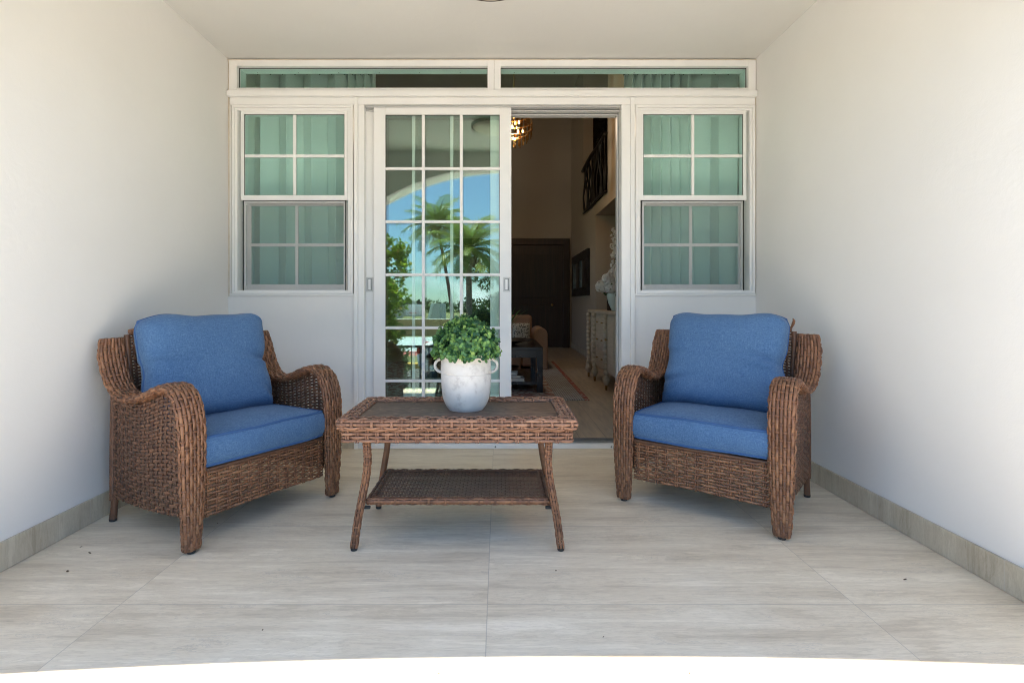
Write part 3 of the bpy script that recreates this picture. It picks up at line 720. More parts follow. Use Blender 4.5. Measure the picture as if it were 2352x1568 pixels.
# plant in pale pot
gp = empty('potted_grass_plant', (.10, 6.62, .511), 'spiky green potted plant on the black coffee table', 'plant')
mb = MB(); mb.lathe([(.001, .0), (.05, 0), (.065, .02), (.075, .1), (.07, .11), (.06, .1), (.001, .09)], k=24); mb.build('pot', OAK, gp, smooth=True)
mb = MB()
for i in range(46):
    a = random.uniform(0, 2 * PI); ln = random.uniform(.22, .42); sp = random.uniform(.25, .8)
    t = np.linspace(0, 1, 7); P = np.stack([np.cos(a) * ln * sp * t ** 1.5, np.sin(a) * ln * sp * t ** 1.5, .09 + ln * (t - .35 * sp * t ** 2)], 1)
    mb.strand(P, np.tile([np.cos(a) * .3, np.sin(a) * .3, 1], (7, 1)), .022 * np.sin(PI * (.12 + .86 * t)) + .002, .002, 4, tone=random.random())
mb.build('leaves', leafmat('grass_leaf', [(0, (.03, .12, .02)), (1, (.12, .30, .05))]), gp)

# rounded tan armchair and patterned cushion
ta = empty('tan_armchair', (.42, 7.95, 0), 'tan boucle armchair with rounded arms behind the black coffee table', 'armchair')
def rslab(x0, x1, y0, y1, z0, z1, r):      # slab with a round arched top, thickness along x
    mb = MB(); ys = np.linspace(0, PI, 17); cy_, hw = (y0 + y1) / 2, (y1 - y0) / 2
    prof = [(y0, z0)] + [(cy_ - hw * math.cos(t), z1 - r + r * math.sin(t)) for t in ys] + [(y1, z0)]
    n = len(prof); V = [(x0, *p) for p in prof] + [(x1, *p) for p in prof]
    mb.ngon(V, [list(range(n)), list(range(2 * n - 1, n - 1, -1))] + [[i, i + n, (i + 1) % n + n, (i + 1) % n] for i in range(n)]); return mb
for s, nm in ((-1, 'armrest'), (1, 'armrest')):
    # front faces the camera: the arched slab is seen from its broad front
    m_ = MB(); xs_ = np.linspace(0, PI, 17); cx = s * .20; hw = .105
    prof = [(cx - hw, .0)] + [(cx - hw * math.cos(t), .52 + .11 * math.sin(t)) for t in xs_] + [(cx + hw, .0)]
    n = len(prof); V = [(p[0], -.18, p[1]) for p in prof] + [(p[0], .55, p[1]) for p in prof]
    m_.ngon(V, [list(range(n)), list(range(2 * n - 1, n - 1, -1))] + [[i, i + n, (i + 1) % n + n, (i + 1) % n] for i in range(n)]); m_.build('armrest', TERRA, ta, bevel=.02)
mb = MB(); mb.box(-.094, .094, -.16, .5, .05, .36); mb.build('seat', TERRA, ta, bevel=.04)
mb = MB(); mb.box(-.30, .12, .52, .68, .05, .80); mb.build('backrest', TERRA, ta, bevel=.05)

# spotted throw cushion on the armchair
SPOT, n_, l_, b_ = newmat('spotted_fabric', (.2, .18, .14), .9)
_v = N(n_, 'ShaderNodeTexVoronoi', Scale=42.0); l_.new(objco(n_), _v.inputs[0]); l_.new(ramp(n_, l_, _v.outputs['Distance'], [(.28, (.03, .025, .02)), (.42, (.40, .36, .28))]), b_.inputs['Base Color'])
tc = empty('throw_cushion', (.33, 7.72, .55), 'dark spotted throw cushion leaning on the tan armchair behind the coffee table', 'cushion')
t_ = np.linspace(-1, 1, 22); A_, B_ = np.meshgrid(t_, t_, indexing='ij'); th_ = ((1 - A_ ** 4) * (1 - B_ ** 4)) ** .5
mb = MB(); mb.grid(np.stack([A_ * .13, -.06 * th_, B_ * .15], -1)); mb.grid(np.stack([A_ * .13, .06 * th_, B_ * .15], -1)[:, ::-1]); q = mb.build('cover', SPOT, tc, smooth=True); weld(q) if 'weld' in globals() else None

# sideboard
sb = empty('oak_sideboard', (1.24, 6.1, 0), 'weathered oak sideboard with bobbin legs along the right hall wall', 'sideboard')
mb = MB(); mb.box(.0, .37, -1.0, 1.0, .20, .87); mb.build('carcass', OAK, sb, bevel=.003)
mb = MB(); mb.box(-.03, .375, -1.04, 1.04, .87, .905); mb.build('top', OAK, sb, bevel=.004)
bob = [(.001, 0), (.014, 0), (.016, .05), (.02, .055)]
bob2 = [(.018, .055), (.03, .075), (.044, .11), (.044, .135), (.03, .165), (.022, .18)]
z = .18
while z < .86:
    for q in range(6): bob2.append((.021 + .014 * math.sin(PI * q / 6), z + q * .0095))
    z += .057
bob2.append((.021, .869))
for i, yy in enumerate((1.0, .62, -.10, -.95)):
    mb = MB(); mb.lathe(bob2, k=14); lg = mb.build('leg', OAK, sb, smooth=True); lg.location = (-.012 - (.012 if i in (0, 3) else 0), yy, 0)
    mb = MB(); mb.lathe(bob, k=12); mb.build('ferrule', BRASS, lg, smooth=True)
mb = MB(); mb.lathe(bob2, k=14); lg = mb.build('leg', OAK, sb, smooth=True); lg.location = (.33, 1.02, 0)
k_ = 0
for (ya, yb) in ((-.06, .58),):
    for (z0, z1) in ((.67, .85), (.45, .65), (.22, .43)):
        mb = MB(); mb.box(-.008, -.0005, ya, yb, z0, z1); d_ = mb.build('drawer', OAK, sb, bevel=.002)
        for yy in (.12, .42):
            mb = MB(); mb.lathe([(0, 0), (.005, 0), (.005, .01), (.011, .016), (.011, .022), (0, .027)], k=10); q = mb.build('knob', BRASS, d_, smooth=True); q.rotation_euler = (0, R(-90), 0); q.location = (-.008, yy, (z0 + z1) / 2)
mb = MB(); mb.box(-.008, -.0005, -.52, -.14, .22, .85); mb.box(-.014, -.0085, -.46, -.20, .30, .78); d_ = mb.build('cabinet_door', OAK, sb, bevel=.002)
mb = MB(); mb.lathe([(0, 0), (.006, 0), (.006, .012), (.016, .02), (.016, .028), (0, .034)], k=12); q = mb.build('knob', BRASS, d_, smooth=True); q.rotation_euler = (0, R(-90), 0); q.location = (-.012, -.17, .58)

# vase of white flowers on the sideboard, dark vase beside
fv = empty('flower_vase', (1.34, 6.0, .906), 'pale vase of white hydrangeas and orchids on the oak sideboard', 'vase of flowers')
VASE, *_ = newmat('pale_green_glaze', (.55, .60, .54), .25)
mb = MB(); mb.lathe([(.001, 0), (.045, 0), (.05, .01), (.085, .09), (.105, .17), (.10, .21), (.07, .235), (.05, .24), (.045, .235), (.001, .2)], k=32); mb.build('vase', VASE, fv, smooth=True)
def petals(mb, c, r, n_, s_):
    for i in range(n_):
        d_ = np.array([random.gauss(0, 1) for _ in range(3)]); d_ /= np.linalg.norm(d_); p = np.array(c) + d_ * r * random.uniform(.8, 1)
        t = np.cross(d_, [random.gauss(0, 1) for _ in range(3)]); t /= np.linalg.norm(t) + 1e-9; b_ = np.cross(d_, t)
        mb.quads([p - t * s_, p - b_ * s_ + d_ * s_ * .3, p + t * s_, p + b_ * s_ + d_ * s_ * .3], [(0, 1, 2, 3)], tone=random.random())
for c in ((-.10, -.05, .36), (.03, -.10, .30), (-.16, .02, .28), (-.02, -.02, .42), (.10, -.05, .40), (-.08, -.08, .27), (.12, .02, .30)):
    mb = MB(); petals(mb, c, .072, 190, .019); mb.build('hydrangea_head', ORCHID, fv)
mb = MB(); 
for i in range(60):
    a = random.uniform(0, 2 * PI); p = np.array([math.cos(a) * .09, math.sin(a) * .09, random.uniform(.2, .34)]); petals(mb, p, .05, 1, .03)
mb.build('leaves', HEDGE, fv)
for (px_, py_, hh) in ((-.03, .02, .92), (.05, .05, .80)):
    mb = MB(); top = (px_ - .02, py_, hh); mb.tube([(0, 0, .22), (px_ * .4, py_ * .5, hh * .5), (px_ + .03, py_, hh * .85), top], .004, 6, sub=5); st_ = mb.build('orchid_stem', HEDGE, fv)
    mb = MB()
    for i in range(12):
        zz = hh - i * .036; petals(mb, (px_ + .02 * math.sin(i * 2.2) + .01, py_ - .03, zz), .028, 9, .020)
    mb.build('orchid_bloom', ORCHID, st_)
mb = MB(); mb.lathe([(.001, 0), (.04, 0), (.04, .25), (.03, .27), (.03, .33), (.026, .33), (.001, .3)], k=20); o = mb.build('black_bottle_vase', BLACKWOOD, smooth=True); o.location = (1.36, 6.4, .906); tag(o, 'slim black vase behind the pale flower vase', 'vase')

# chandelier, lit
ch = empty('crystal_chandelier', (.20, 7.0, 3.35), 'lit oval crystal chandelier hanging in the hall', 'chandelier')
CRY = glass_mat('smoky_crystal', (.86, .66, .40), .10)
rings = [(.14, .14), (.20, .08), (.245, .0), (.24, -.08), (.185, -.15), (.11, -.20)]
for r_, z_ in rings:
    mb = MB(); th = np.linspace(0, 2 * PI, 49)[:-1]
    mb.tube(np.stack([np.cos(th) * r_, np.sin(th) * r_, np.full(48, z_ + .06)], 1), .005, 6, closed=True); rg = mb.build('ring', BRASS, ch, smooth=True)
    nn_ = int(r_ * 90); mb = MB()
    for i in range(nn_):
        a = i / nn_ * 2 * PI; c_, s_ = math.cos(a), math.sin(a); p = np.array([c_ * r_, s_ * r_, z_]); t = np.array([-s_, c_, 0]); n0 = np.array([c_, s_, 0])
        hh = .055 + .012 * random.random()
        Vb = [p + t * dx * .010 + n0 * dy * .004 + np.array([0, 0, dz]) for dz in (-hh, hh) for dy in (-1, 1) for dx in (-1, 1)]
        mb.quads(Vb, [(0, 2, 3, 1), (4, 5, 7, 6), (0, 1, 5, 4), (2, 6, 7, 3), (0, 4, 6, 2), (1, 3, 7, 5)])
    mb.build('crystal_drops', CRY, rg)
BULB = bpy.data.materials.new('warm_bulb'); BULB.use_nodes = True; _n = BULB.node_tree.nodes; _n.clear(); _e = _n.new('ShaderNodeEmission'); _e.inputs[0].default_value = (1, .55, .22, 1); _e.inputs[1].default_value = 4; _o = _n.new('ShaderNodeOutputMaterial'); BULB.node_tree.links.new(_e.outputs[0], _o.inputs[0])
for i in range(8):
    a = i / 8 * 2 * PI + .3; rr = .13 if i % 2 else .07; zz = (.06, -.03, .02, -.08)[i % 4]
    mb = MB(); mb.lathe([(.0005, -.02), (.010, -.015), (.014, 0), (.010, .018), (.0005, .028)], k=10); q = mb.build('bulb', BULB, ch, smooth=True); q.location = (math.cos(a) * rr, math.sin(a) * rr, zz)
mb = MB(); mb.tube([(0, 0, .2), (0, 0, 1.2), (0, 0, 2.24)], .008, 6); mb.lathe([(.001, 2.25), (.06, 2.25), (.06, 2.23), (.02, 2.2), (.001, 2.2)], k=20); mb.lathe([(.001, .21), (.14, .205), (.14, .195), (.001, .19)], k=24); mb.build('hanging_rod', BRASS, ch, smooth=True)
pl = bpy.data.lights.new('chandelier_glow', 'POINT'); pl.energy = 9; pl.color = (1, .76, .54); pl.shadow_soft_size = .02
po = bpy.data.objects.new('chandelier_glow', pl); COL.objects.link(po); po.parent = ch; po.location = (0, 0, -.02)

# curtains on a dark rod
mb = MB(); YC = 3.93; zr = PZ(164.5, YC)
mb.tube([(-2.0, YC, zr), (0, YC, zr), (2.0, YC, zr)], .015, 12); cr_ = tag(mb.build('curtain_rod', BLACKWOOD, smooth=True), 'dark curtain rod running behind the transom windows', 'curtain rod')
def curtain(segs, label, z0=.02):
    """segs: list of (x0, x1, folds, amp)"""
    cu = empty('grommet_curtain', (0, 0, 0), label, 'curtain', group='white curtains behind the glass')
    pts = []; ph = 0; gr = []
    for (a, b, nf, amp) in segs:
        t = np.linspace(0, 1, nf * 24 + 1)[:-1]
        y = amp * np.sin(ph + 2 * PI * nf * t)
        x = a + (b - a) * t + .012 * np.sin(2 * (ph + 2 * PI * nf * t)) * (1 if (b - a) / nf > .1 else .3)
        pts += list(zip(x, y)); 
        for q in range(2 * nf): gr.append(a + (b - a) * q / (2 * nf))
    pts = np.array(pts); zs = np.linspace(z0, zr + .045, 26)
    P = np.zeros((len(zs), len(pts), 3))
    for i, z in enumerate(zs):
        f = 1 - (z - z0) / (zr - z0)
        k = 1 - .35 * f
        P[i, :, 0] = pts[:, 0] + .02 * f * np.sin(pts[:, 0] * 9 + z * 1.3) * (1 - .4 * f)
        P[i, :, 1] = YC + pts[:, 1] * (k + .1 * np.sin(z * 2.1 + pts[:, 0] * 5)) + .006 * np.sin(pts[:, 0] * 31 + z * 2.7) * f
        P[i, :, 2] = z
    mb = MB(); mb.grid(P); mb.build('cloth', CURT, cu, smooth=True, solid=.0025)
    for x in gr:
        mb = MB(); th = np.linspace(0, 2 * PI, 21)[:-1]; mb.tube(np.stack([np.full(20, x), YC + np.cos(th) * .024, zr + np.sin(th) * .024], 1), .005, 6, closed=True); mb.build('grommet', BLACKWOOD, cu, smooth=True)
    return cu
curtain([(-1.90, -1.16, 4, .06), (-1.16, -.92, 4, .04)], 'white grommet curtain behind the left sash window')
curtain([(.94, 1.42, 7, .05), (1.42, 1.82, 2, .05)], 'white grommet curtain behind the right sash window')

# ================================================================= WICKER ARMCHAIR
ARM = np.array([  # y, z, outward, width, thickness
    (-.335, .014, .000, .062, .036), (-.338, .10, .000, .076, .037), (-.342, .25, .000, .092, .037), (-.342, .40, .0, .100, .036),
    (-.335, .52, .0, .103, .035), (-.300, .608, .0, .105, .034), (-.235, .650, .0, .103, .032), (-.15, .640, .002, .101, .030),
    (-.05, .605, .005, .098, .028), (.05, .582, .012, .098, .028), (.14, .588, .018, .100, .028), (.205, .635, .024, .103, .028),
    (.245, .70, .026, .106, .028), (.272, .77, .026, .104, .028), (.29, .835, .020, .088, .028)])
LX = .357
def arcparam(w, t, e):
    a = np.linspace(0, 2 * PI, 721); c, d = np.cos(a), np.sin(a)
    P = np.stack([np.sign(c) * np.abs(c) ** e * w, np.sign(d) * np.abs(d) ** e * t], 1)
    L = np.concatenate([[0], np.cumsum(np.linalg.norm(np.diff(P, axis=0), axis=1))]); L /= L[-1]
    return lambda v: np.interp(np.asarray(v, float) % 1.0, L, a)
ARMV = arcparam(.098, .034, .75)
def arm_surface(s):
    G = spline(ARM, 160); L = np.concatenate([[0], np.cumsum(np.linalg.norm(np.diff(G[:, :2], axis=0), axis=1))]); L /= L[-1]
    T = np.gradient(G[:, :2], axis=0); T /= np.linalg.norm(T, axis=1, keepdims=True)
    def S(u, v):
        u = np.asarray(u); q = [np.interp(u, L, G[:, i]) for i in range(5)]; ty, tz = np.interp(u, L, T[:, 0]), np.interp(u, L, T[:, 1])
        m = np.hypot(ty, tz); ty, tz = ty / m, tz / m
        a = ARMV(v); c, d = np.cos(a), np.sin(a)
        e = .75; cw = np.sign(c) * np.abs(c) ** e * q[3] / 2; ch_ = np.sign(d) * np.abs(d) ** e * q[4] / 2
        # normal of the band in the side plane: (-tz, ty) points out (front / up)
        return np.stack([s * (LX + q[2]) + cw, q[0] - tz * ch_, q[1] + ty * ch_], -1)
    return S
def seat_box(mb, xw, y0, y1, z0, z1, crown, nx=28, ny=22, seed=0):
    rg = np.random.default_rng(seed)
def cushion(w, d, h, seed, crown=.02, flop=0, corner=.3, pw=5.0, wr=.004, lumps=1.0):
    """soft box: x width, y depth, z height(thickness); returns grid-built mesh builder + seam lines"""
    rg = np.random.default_rng(seed); K = 40
    mb = MB(); fs = [rg.uniform(-1, 1, 9) for _ in range(3)]
    def shape(P):
        x, y, z = P[..., 0], P[..., 1], P[..., 2]           # unit cube -1..1
        # rounded footprint
        rx = 1 - .035 * np.abs(y) ** 6 - .018 * (np.abs(z) ** 4); ry = 1 - .035 * np.abs(x) ** 6 - .018 * (np.abs(z) ** 4)
        X = x * w / 2 * rx; Y = y * d / 2 * ry
        cr = (1 - np.abs(x) ** 3.2) * (1 - np.abs(y) ** 3.2)
        Z = z * h / 2 * (1 - .13 * (np.maximum(np.abs(x), np.abs(y)) ** 10)) + np.sign(z) * np.abs(z) ** 2 * crown * cr
        bul = (1 - z ** 2) * .010
        X = X + np.sign(x) * bul * np.abs(x) ** 8 ; Y = Y + np.sign(y) * bul * np.abs(y) ** 8
        n = np.sin(x * 2.6 + fs[0][0] * 3) * np.sin(y * 2.2 + fs[0][1] * 3) * .6 + np.sin(x * 5.1 + fs[1][0] * 6 + y * 2) * .25 * lumps + np.sin(y * 6 + x * 3 + fs[1][1] * 6) * .2 * lumps
        Z = Z + np.sign(z) * np.abs(z) * wr * n
        ed = np.abs(y) ** 4; X = X; Y = Y + wr * .9 * np.sin(x * 7 + fs[2][0] * 5) * ed * np.sign(y)
        return np.stack([X, Y, Z], -1)
    def smooth_t(k): 
        t = np.linspace(-1, 1, k); return np.sign(t) * (1 - (1 - np.abs(t)) ** 1.35)
    a = smooth_t(K); c = smooth_t(14)
    A, B = np.meshgrid(a, a, indexing='ij'); one = np.ones_like(A)
    mb.grid(shape(np.stack([A, B, one], -1))); mb.grid(shape(np.stack([A, B, -one], -1))[:, ::-1])
    # side band
    ring = [(t, -1) for t in a[:-1]] + [(1, t) for t in a[:-1]] + [(-t, 1) for t in a[:-1]] + [(-1, -t) for t in a[:-1]]
    ring = np.array(ring)
    P = np.zeros((14, len(ring), 3)); P[..., 0] = ring[None, :, 0]; P[..., 1] = ring[None, :, 1]; P[..., 2] = c[:, None]
    mb.grid(shape(P)[::-1], closed_v=True)
    seams = []
    for zz in (1, -1):
        Q = np.zeros((len(ring), 3)); Q[:, :2] = ring; Q[:, 2] = zz; seams.append(shape(Q))
    return mb, seams
def weld(o):
    m = o.modifiers.new('weld', 'WELD'); m.merge_threshold = .0006

def seat_cushion(par, seed):
    mb, seams = cushion(.630, .60, .135, seed, crown=.018, wr=.003)
    o = mb.build('seat_cushion', FABRIC, par, smooth=True); weld(o); o.location = (0, -.045, .382); o.rotation_euler = (R(-1.2), 0, 0)
    for s in seams:
        p = MB(); q = p.tube(s, .006, 8, closed=True).build('piping', PIPING, o, smooth=True)
def back_cushion(par, seed, rz, dx=0):
    rg = np.random.default_rng(seed); K = 56
    # pillow: x width, z height, y thickness; corners pinched into ears
    W, H, T = .60, .50, .20
    mb = MB()
    f = rg.uniform(0, 6, 8)
    def shp(x, z, side):
        r = np.maximum(np.abs(x), np.abs(z))
        X = x * W / 2 * (1 - .035 * (1 - np.abs(z) ** 2) * 0 + .012 * np.cos(z * 3 + f[0])); Z = z * H / 2 * (1 + .020 * np.cos(x * 5.2 + f[1]) * (z > 0) * np.abs(z))
        # waist on one side like the photo
        X = X - np.where(x > 0, 1, .6) * np.sign(x) * np.abs(x) ** 3 * .020 * np.exp(-((z + .05) / .22) ** 2)
        X = X * (1 - .05 * np.exp(-((z - 1) / .12) ** 2)) ; X = X * (1 + .02 * (z < -.8))
        Z = Z - .014 * np.abs(x) ** 8 * (z > 0) * z ** 2 
        th = ((1 - np.abs(x) ** 6.5) ** .46) * ((1 - np.abs(z) ** 5.5) ** .46)
        y = T / 2 * th * (1.0 + .10 * np.cos(x * 1.4) - .10 * z)
        # creases running in from the corners and the side
        cor = 0
        for (cx, cz, ang, amp_, ln) in ((1, .98, 2.5, .028, .30), (-1, .98, .65, .022, .30), (.95, -.02, PI - .25, .026, .45), (-.95, -.55, .3, .022, .35), (1, -.9, 2.2, .016, .3), (-.98, .1, -.1, .016, .35)):
            dx_, dz_ = x - cx, z - cz; al = dx_ * math.cos(ang) + dz_ * math.sin(ang); ac = -dx_ * math.sin(ang) + dz_ * math.cos(ang)
            cor = cor - amp_ * np.exp(-(ac / .04) ** 2) * np.exp(-((al - .05) / ln) ** 2) + amp_ * .7 * np.exp(-((ac - .11) / .07) ** 2) * np.exp(-((al - .05) / ln) ** 2)
        y = y + (cor + .004 * np.sin(x * 4.1 + f[2]) * np.sin(z * 3.7 + f[3]) + .0025 * np.sin(z * 9 + x * 2 + f[4])) * th ** .5
        Z = Z + .004 * np.sin(x * 8 + f[5]) * (np.abs(z) ** 6) * np.sign(z)
        return np.stack([X, side * y, Z], -1)
    t = np.linspace(-1, 1, K); a = np.sign(t) * (1 - (1 - np.abs(t)) ** 1.7)
    A, B = np.meshgrid(a, a, indexing='ij')
    mb.grid(shp(A, B, -1)); mb.grid(shp(A, B, 1)[:, ::-1])
    o = mb.build('back_cushion', FABRIC, par, smooth=True); weld(o)
    o.location = (dx, .118, .692); o.rotation_euler = (R(-14), 0, rz)
    ring = [(q, -1) for q in a[:-1]] + [(1, q) for q in a[:-1]] + [(-q, 1) for q in a[:-1]] + [(-1, -q) for q in a[:-1]]
    ring = np.array(ring); S_ = shp(ring[:, 0], ring[:, 1], 1)
    p = MB(); p.tube(S_, .004, 8, closed=True).build('piping', PIPING, o, smooth=True)

def make_chair(loc, rz, label, seed, crz, dx):
    r = empty('wicker_armchair', loc, label, 'armchair', rz, 'brown wicker armchairs with blue cushions')
    for s in (-1, 1):
        S = arm_surface(s); mb = MB()
        weave(mb, S, 42, 16, .0090, .0146, .0080, .0030, closed_v=True, flip=-1, spp=5)
        arm = mb.build('arm_and_front_leg', WICK, r, smooth=True)
        u = np.linspace(0, 1, 90); v = np.arange(20) / 20; U, V_ = np.meshgrid(u, v, indexing='ij')
        P = S(U, V_); c = P.mean(1, keepdims=True); P = c + (P - c) * .93
        mb = MB(); mb.grid(P, closed_v=True); mb.ngon(P[0], [list(range(20))]); mb.ngon(P[-1], [list(range(19, -1, -1))]); mb.build('core', CORE, arm, smooth=True)
        mb = MB(); mb.lathe([(.001, 0), (.015, 0), (.017, .004), (.017, .012), (.001, .014)], (s * LX, -.335, 0), 14); mb.build('foot_glide', FOOT, r)
        # end cap of woven strands at the wing top
        # side panel
        e = 1e-3
        G = spline(ARM, 160)
        def SP(u, v, s=s):          # u: front -> back, v: bottom -> top under the arm
            u = np.asarray(u, float); v = np.asarray(v, float)
            y = -.305 + u * .575
            zt_ = np.interp(y, G[40:, 0], G[40:, 1]) - .006; zt_ = np.where(y > .20, np.interp(y, [.20, .27], [zt_.max() * 0 + .60, .60]), zt_)
            zb = .135 - .02 * u - .012 * np.sin(PI * u)
            z = zb + (zt_ - zb) * v
            x = s * (.366 + .012 * np.sin(PI * v) * (1 - u)) + s * (.012 * u)
            return np.stack([x, y, z], -1)
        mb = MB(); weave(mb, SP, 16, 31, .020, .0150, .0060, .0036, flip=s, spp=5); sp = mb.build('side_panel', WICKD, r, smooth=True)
        # frame tube under the panel edge and rear post
        mb = MB(); wrapped(mb, [(s * .378, .272, .10), (s * .378, .27, .35), (s * .376, .265, .60)], .014, .007); mb.build('rear_stile', WICKD, r, smooth=True)
        mb = MB(); wrapped(mb, [(s * .372, .262, .13), (s * .372, .272, .07), (s * .372, .285, .012)], [.015, .0145, .016], .007); lg = mb.build('rear_leg', WICKD, r, smooth=True)
        mb = MB(); mb.lathe([(.001, 0), (.014, 0), (.016, .004), (.016, .013), (.001, .015)], (s * .372, .285, 0), 12); mb.build('foot_glide', FOOT, lg)
        mb = MB(); wrapped(mb, [(s * .305, .235, .30), (s * .308, .25, .55), (s * .312, .285, .78), (s * .312, .292, .85)], .013, .006); mb.build('back_post', WICKD, r, smooth=True)
        # small web between post and wing
        def WB(u, v, s=s):
            u = np.asarray(u, float); v = np.asarray(v, float); z = .60 + v * .24; y = .245 + .05 * v + .0 * u; x = s * (.318 + u * .03); return np.stack([x, y, z], -1)
        mb = MB(); weave(mb, WB, 3, 18, .008, .0125, .004, .002, flip=-s); mb.build('wing_web', WICKD, r, smooth=True)
    # back panel
    def BP(u, v):
        u = np.asarray(u, float); v = np.asarray(v, float); x = -.30 + .60 * u
        z = .28 + v * (.575 + .03 * np.sin(PI * u)); y = .232 + .065 * v ** 1.5 + .02 * np.sin(PI * u) * v
        return np.stack([x, y, z], -1)
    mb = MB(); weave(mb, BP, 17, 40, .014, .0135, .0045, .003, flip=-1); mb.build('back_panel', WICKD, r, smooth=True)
    t = np.linspace(0, 1, 12); mb = MB(); wrapped(mb, BP(t, np.ones(12)) + np.array([0, 0, .006]), .014, .006); mb.build('top_rail', WICK, r, smooth=True)
    # front apron
    def AP(u, v):
        u = np.asarray(u, float); v = np.asarray(v, float); x = -.312 + .624 * u
        zb = .118 + .004 * np.cos(PI * (2 * u - 1)); z = zb + (.302 - zb) * v; y = -.318 - .006 * np.sin(PI * u) + 0 * v
        return np.stack([x, y, z], -1)
    mb = MB(); weave(mb, AP, 13, 13, .018, .0126, .0055, .0036, flip=-1, spp=6, dbl=True); mb.build('front_apron', WICK, r, smooth=True)
    mb = MB(); wrapped(mb, [(-.312, -.316, .308), (0, -.322, .310), (.312, -.316, .308)], .009, .006); mb.build('apron_rail', WICKD, r, smooth=True)
    def RP(u, v):
        u = np.asarray(u, float); v = np.asarray(v, float); return np.stack([.36 - .72 * u, .268 + 0 * v, .12 + .48 * v], -1)
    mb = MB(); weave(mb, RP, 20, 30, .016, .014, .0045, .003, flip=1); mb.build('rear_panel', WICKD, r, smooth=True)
    mb = MB(); mb.box(-.335, .335, -.30, .25, .285, .305); mb.build('seat_deck', CORE, r)
    seat_cushion(r, seed); back_cushion(r, seed + 5, crz, dx)
    return r
c1 = make_chair((-1.3345, 2.575, 0), R(59), 'brown wicker armchair with blue cushions left of the coffee table', 11, R(-3), -.03)
def copy_tree(o, parent, skip):
    for chd in list(o.children):
        if chd.name.split('.')[0] in skip: continue
        q = chd.copy(); COL.objects.link(q); q.parent = parent; copy_tree(chd, q, skip)
c2 = empty('wicker_armchair', (1.121, 2.703, 0), 'brown wicker armchair with blue cushions right of the coffee table', 'armchair', R(-37.6), 'brown wicker armchairs with blue cushions')
copy_tree(c1, c2, ('seat_cushion', 'back_cushion'))
seat_cushion(c2, 31); back_cushion(c2, 33, R(0), .008)
mb = MB(); P = [(.30, .295, .87), (.308, .29, .89), (.312, .285, .905), (.308, .28, .918)]; mb.tube(P, [.005, .008, .007, .002], 6, sub=4); mb.build('loose_wicker_end', WICK, c2, smooth=True)

# ================================================================= COFFEE TABLE
ct = empty('wicker_coffee_table', (-.168, 2.335, 0), 'brown wicker coffee table with grained top between the armchairs', 'coffee table')
HX, HY, ZT_ = .480, .250, .534
# rim: closed rounded bar all round, woven
def rim_surface(side):
    # each side is a mitred bar; u along, v around its section (width .062, height .042)
    if side == 0: A, B = (-HX, -HY), (HX, -HY)
    elif side == 1: A, B = (HX, -HY), (HX, HY)
    elif side == 2: A, B = (HX, HY), (-HX, HY)
    else: A, B = (-HX, HY), (-HX, -HY)
    A = np.array(A); B = np.array(B); d = (B - A); L = np.linalg.norm(d); d /= L; inn = np.array([-d[1], d[0]])
    def S(u, v):
        u = np.asarray(u, float); v = np.asarray(v, float); a = 2 * PI * v
        c, s_ = np.cos(a), np.sin(a); e = .55
        cw = np.sign(c) * np.abs(c) ** e; chh = np.sign(s_) * np.abs(s_) ** e
        off = .029 - cw * .029; z = ZT_ - .0205 + chh * .0205
        t = off + u * (L - 2 * off)
        p = A[None] * 1.0 if False else A
        return np.stack([p[0] + d[0] * t + inn[0] * off, p[1] + d[1] * t + inn[1] * off, z], -1)
    return S
for sd_ in range(4):
    S = rim_surface(sd_); n_ = 24 if sd_ % 2 == 0 else 12
    mb = MB(); weave(mb, S, n_, 12, .013, .0130, .0065, .0042, closed_v=True, flip=1, spp=6)
    u = np.linspace(0, 1, 10); v = np.arange(24) / 24; U, V_ = np.meshgrid(u, v, indexing='ij'); P = S(U, V_)
    rm = mb.build('rim', WICKT, ct, smooth=True)
    m2 = MB(); cc = P.mean(1, keepdims=True); m2.grid(cc + (P - cc) * .94, closed_v=True); m2.build('core', CORE, rm)
mb = MB(); mb.box(-HX + .055, HX - .055, -HY + .055, HY - .055, ZT_ - .028, ZT_ - .012); mb.build('tabletop', TWOOD, ct)
# apron
ax, ay = HX - .018, HY - .018
for (P00, P10, n_) in (((-ax, -ay), (ax, -ay), 23), ((ax, -ay), (ax, ay), 11), ((ax, ay), (-ax, ay), 23), ((-ax, ay), (-ax, -ay), 11)):
    S = lin((*P00, .438), (*P10, .438), (*P00, .494), (*P10, .494))
    mb = MB(); weave(mb, S, n_, 4, .016, .0120, .0065, .0050, flip=1, spp=6, dbl=True); ap = mb.build('apron', WICKT, ct, smooth=True)
mb = MB(); mb.box(-ax + .006, ax - .006, -ay + .006, ay - .006, .440, .493); mb.build('inner_frame', CORE, ct)
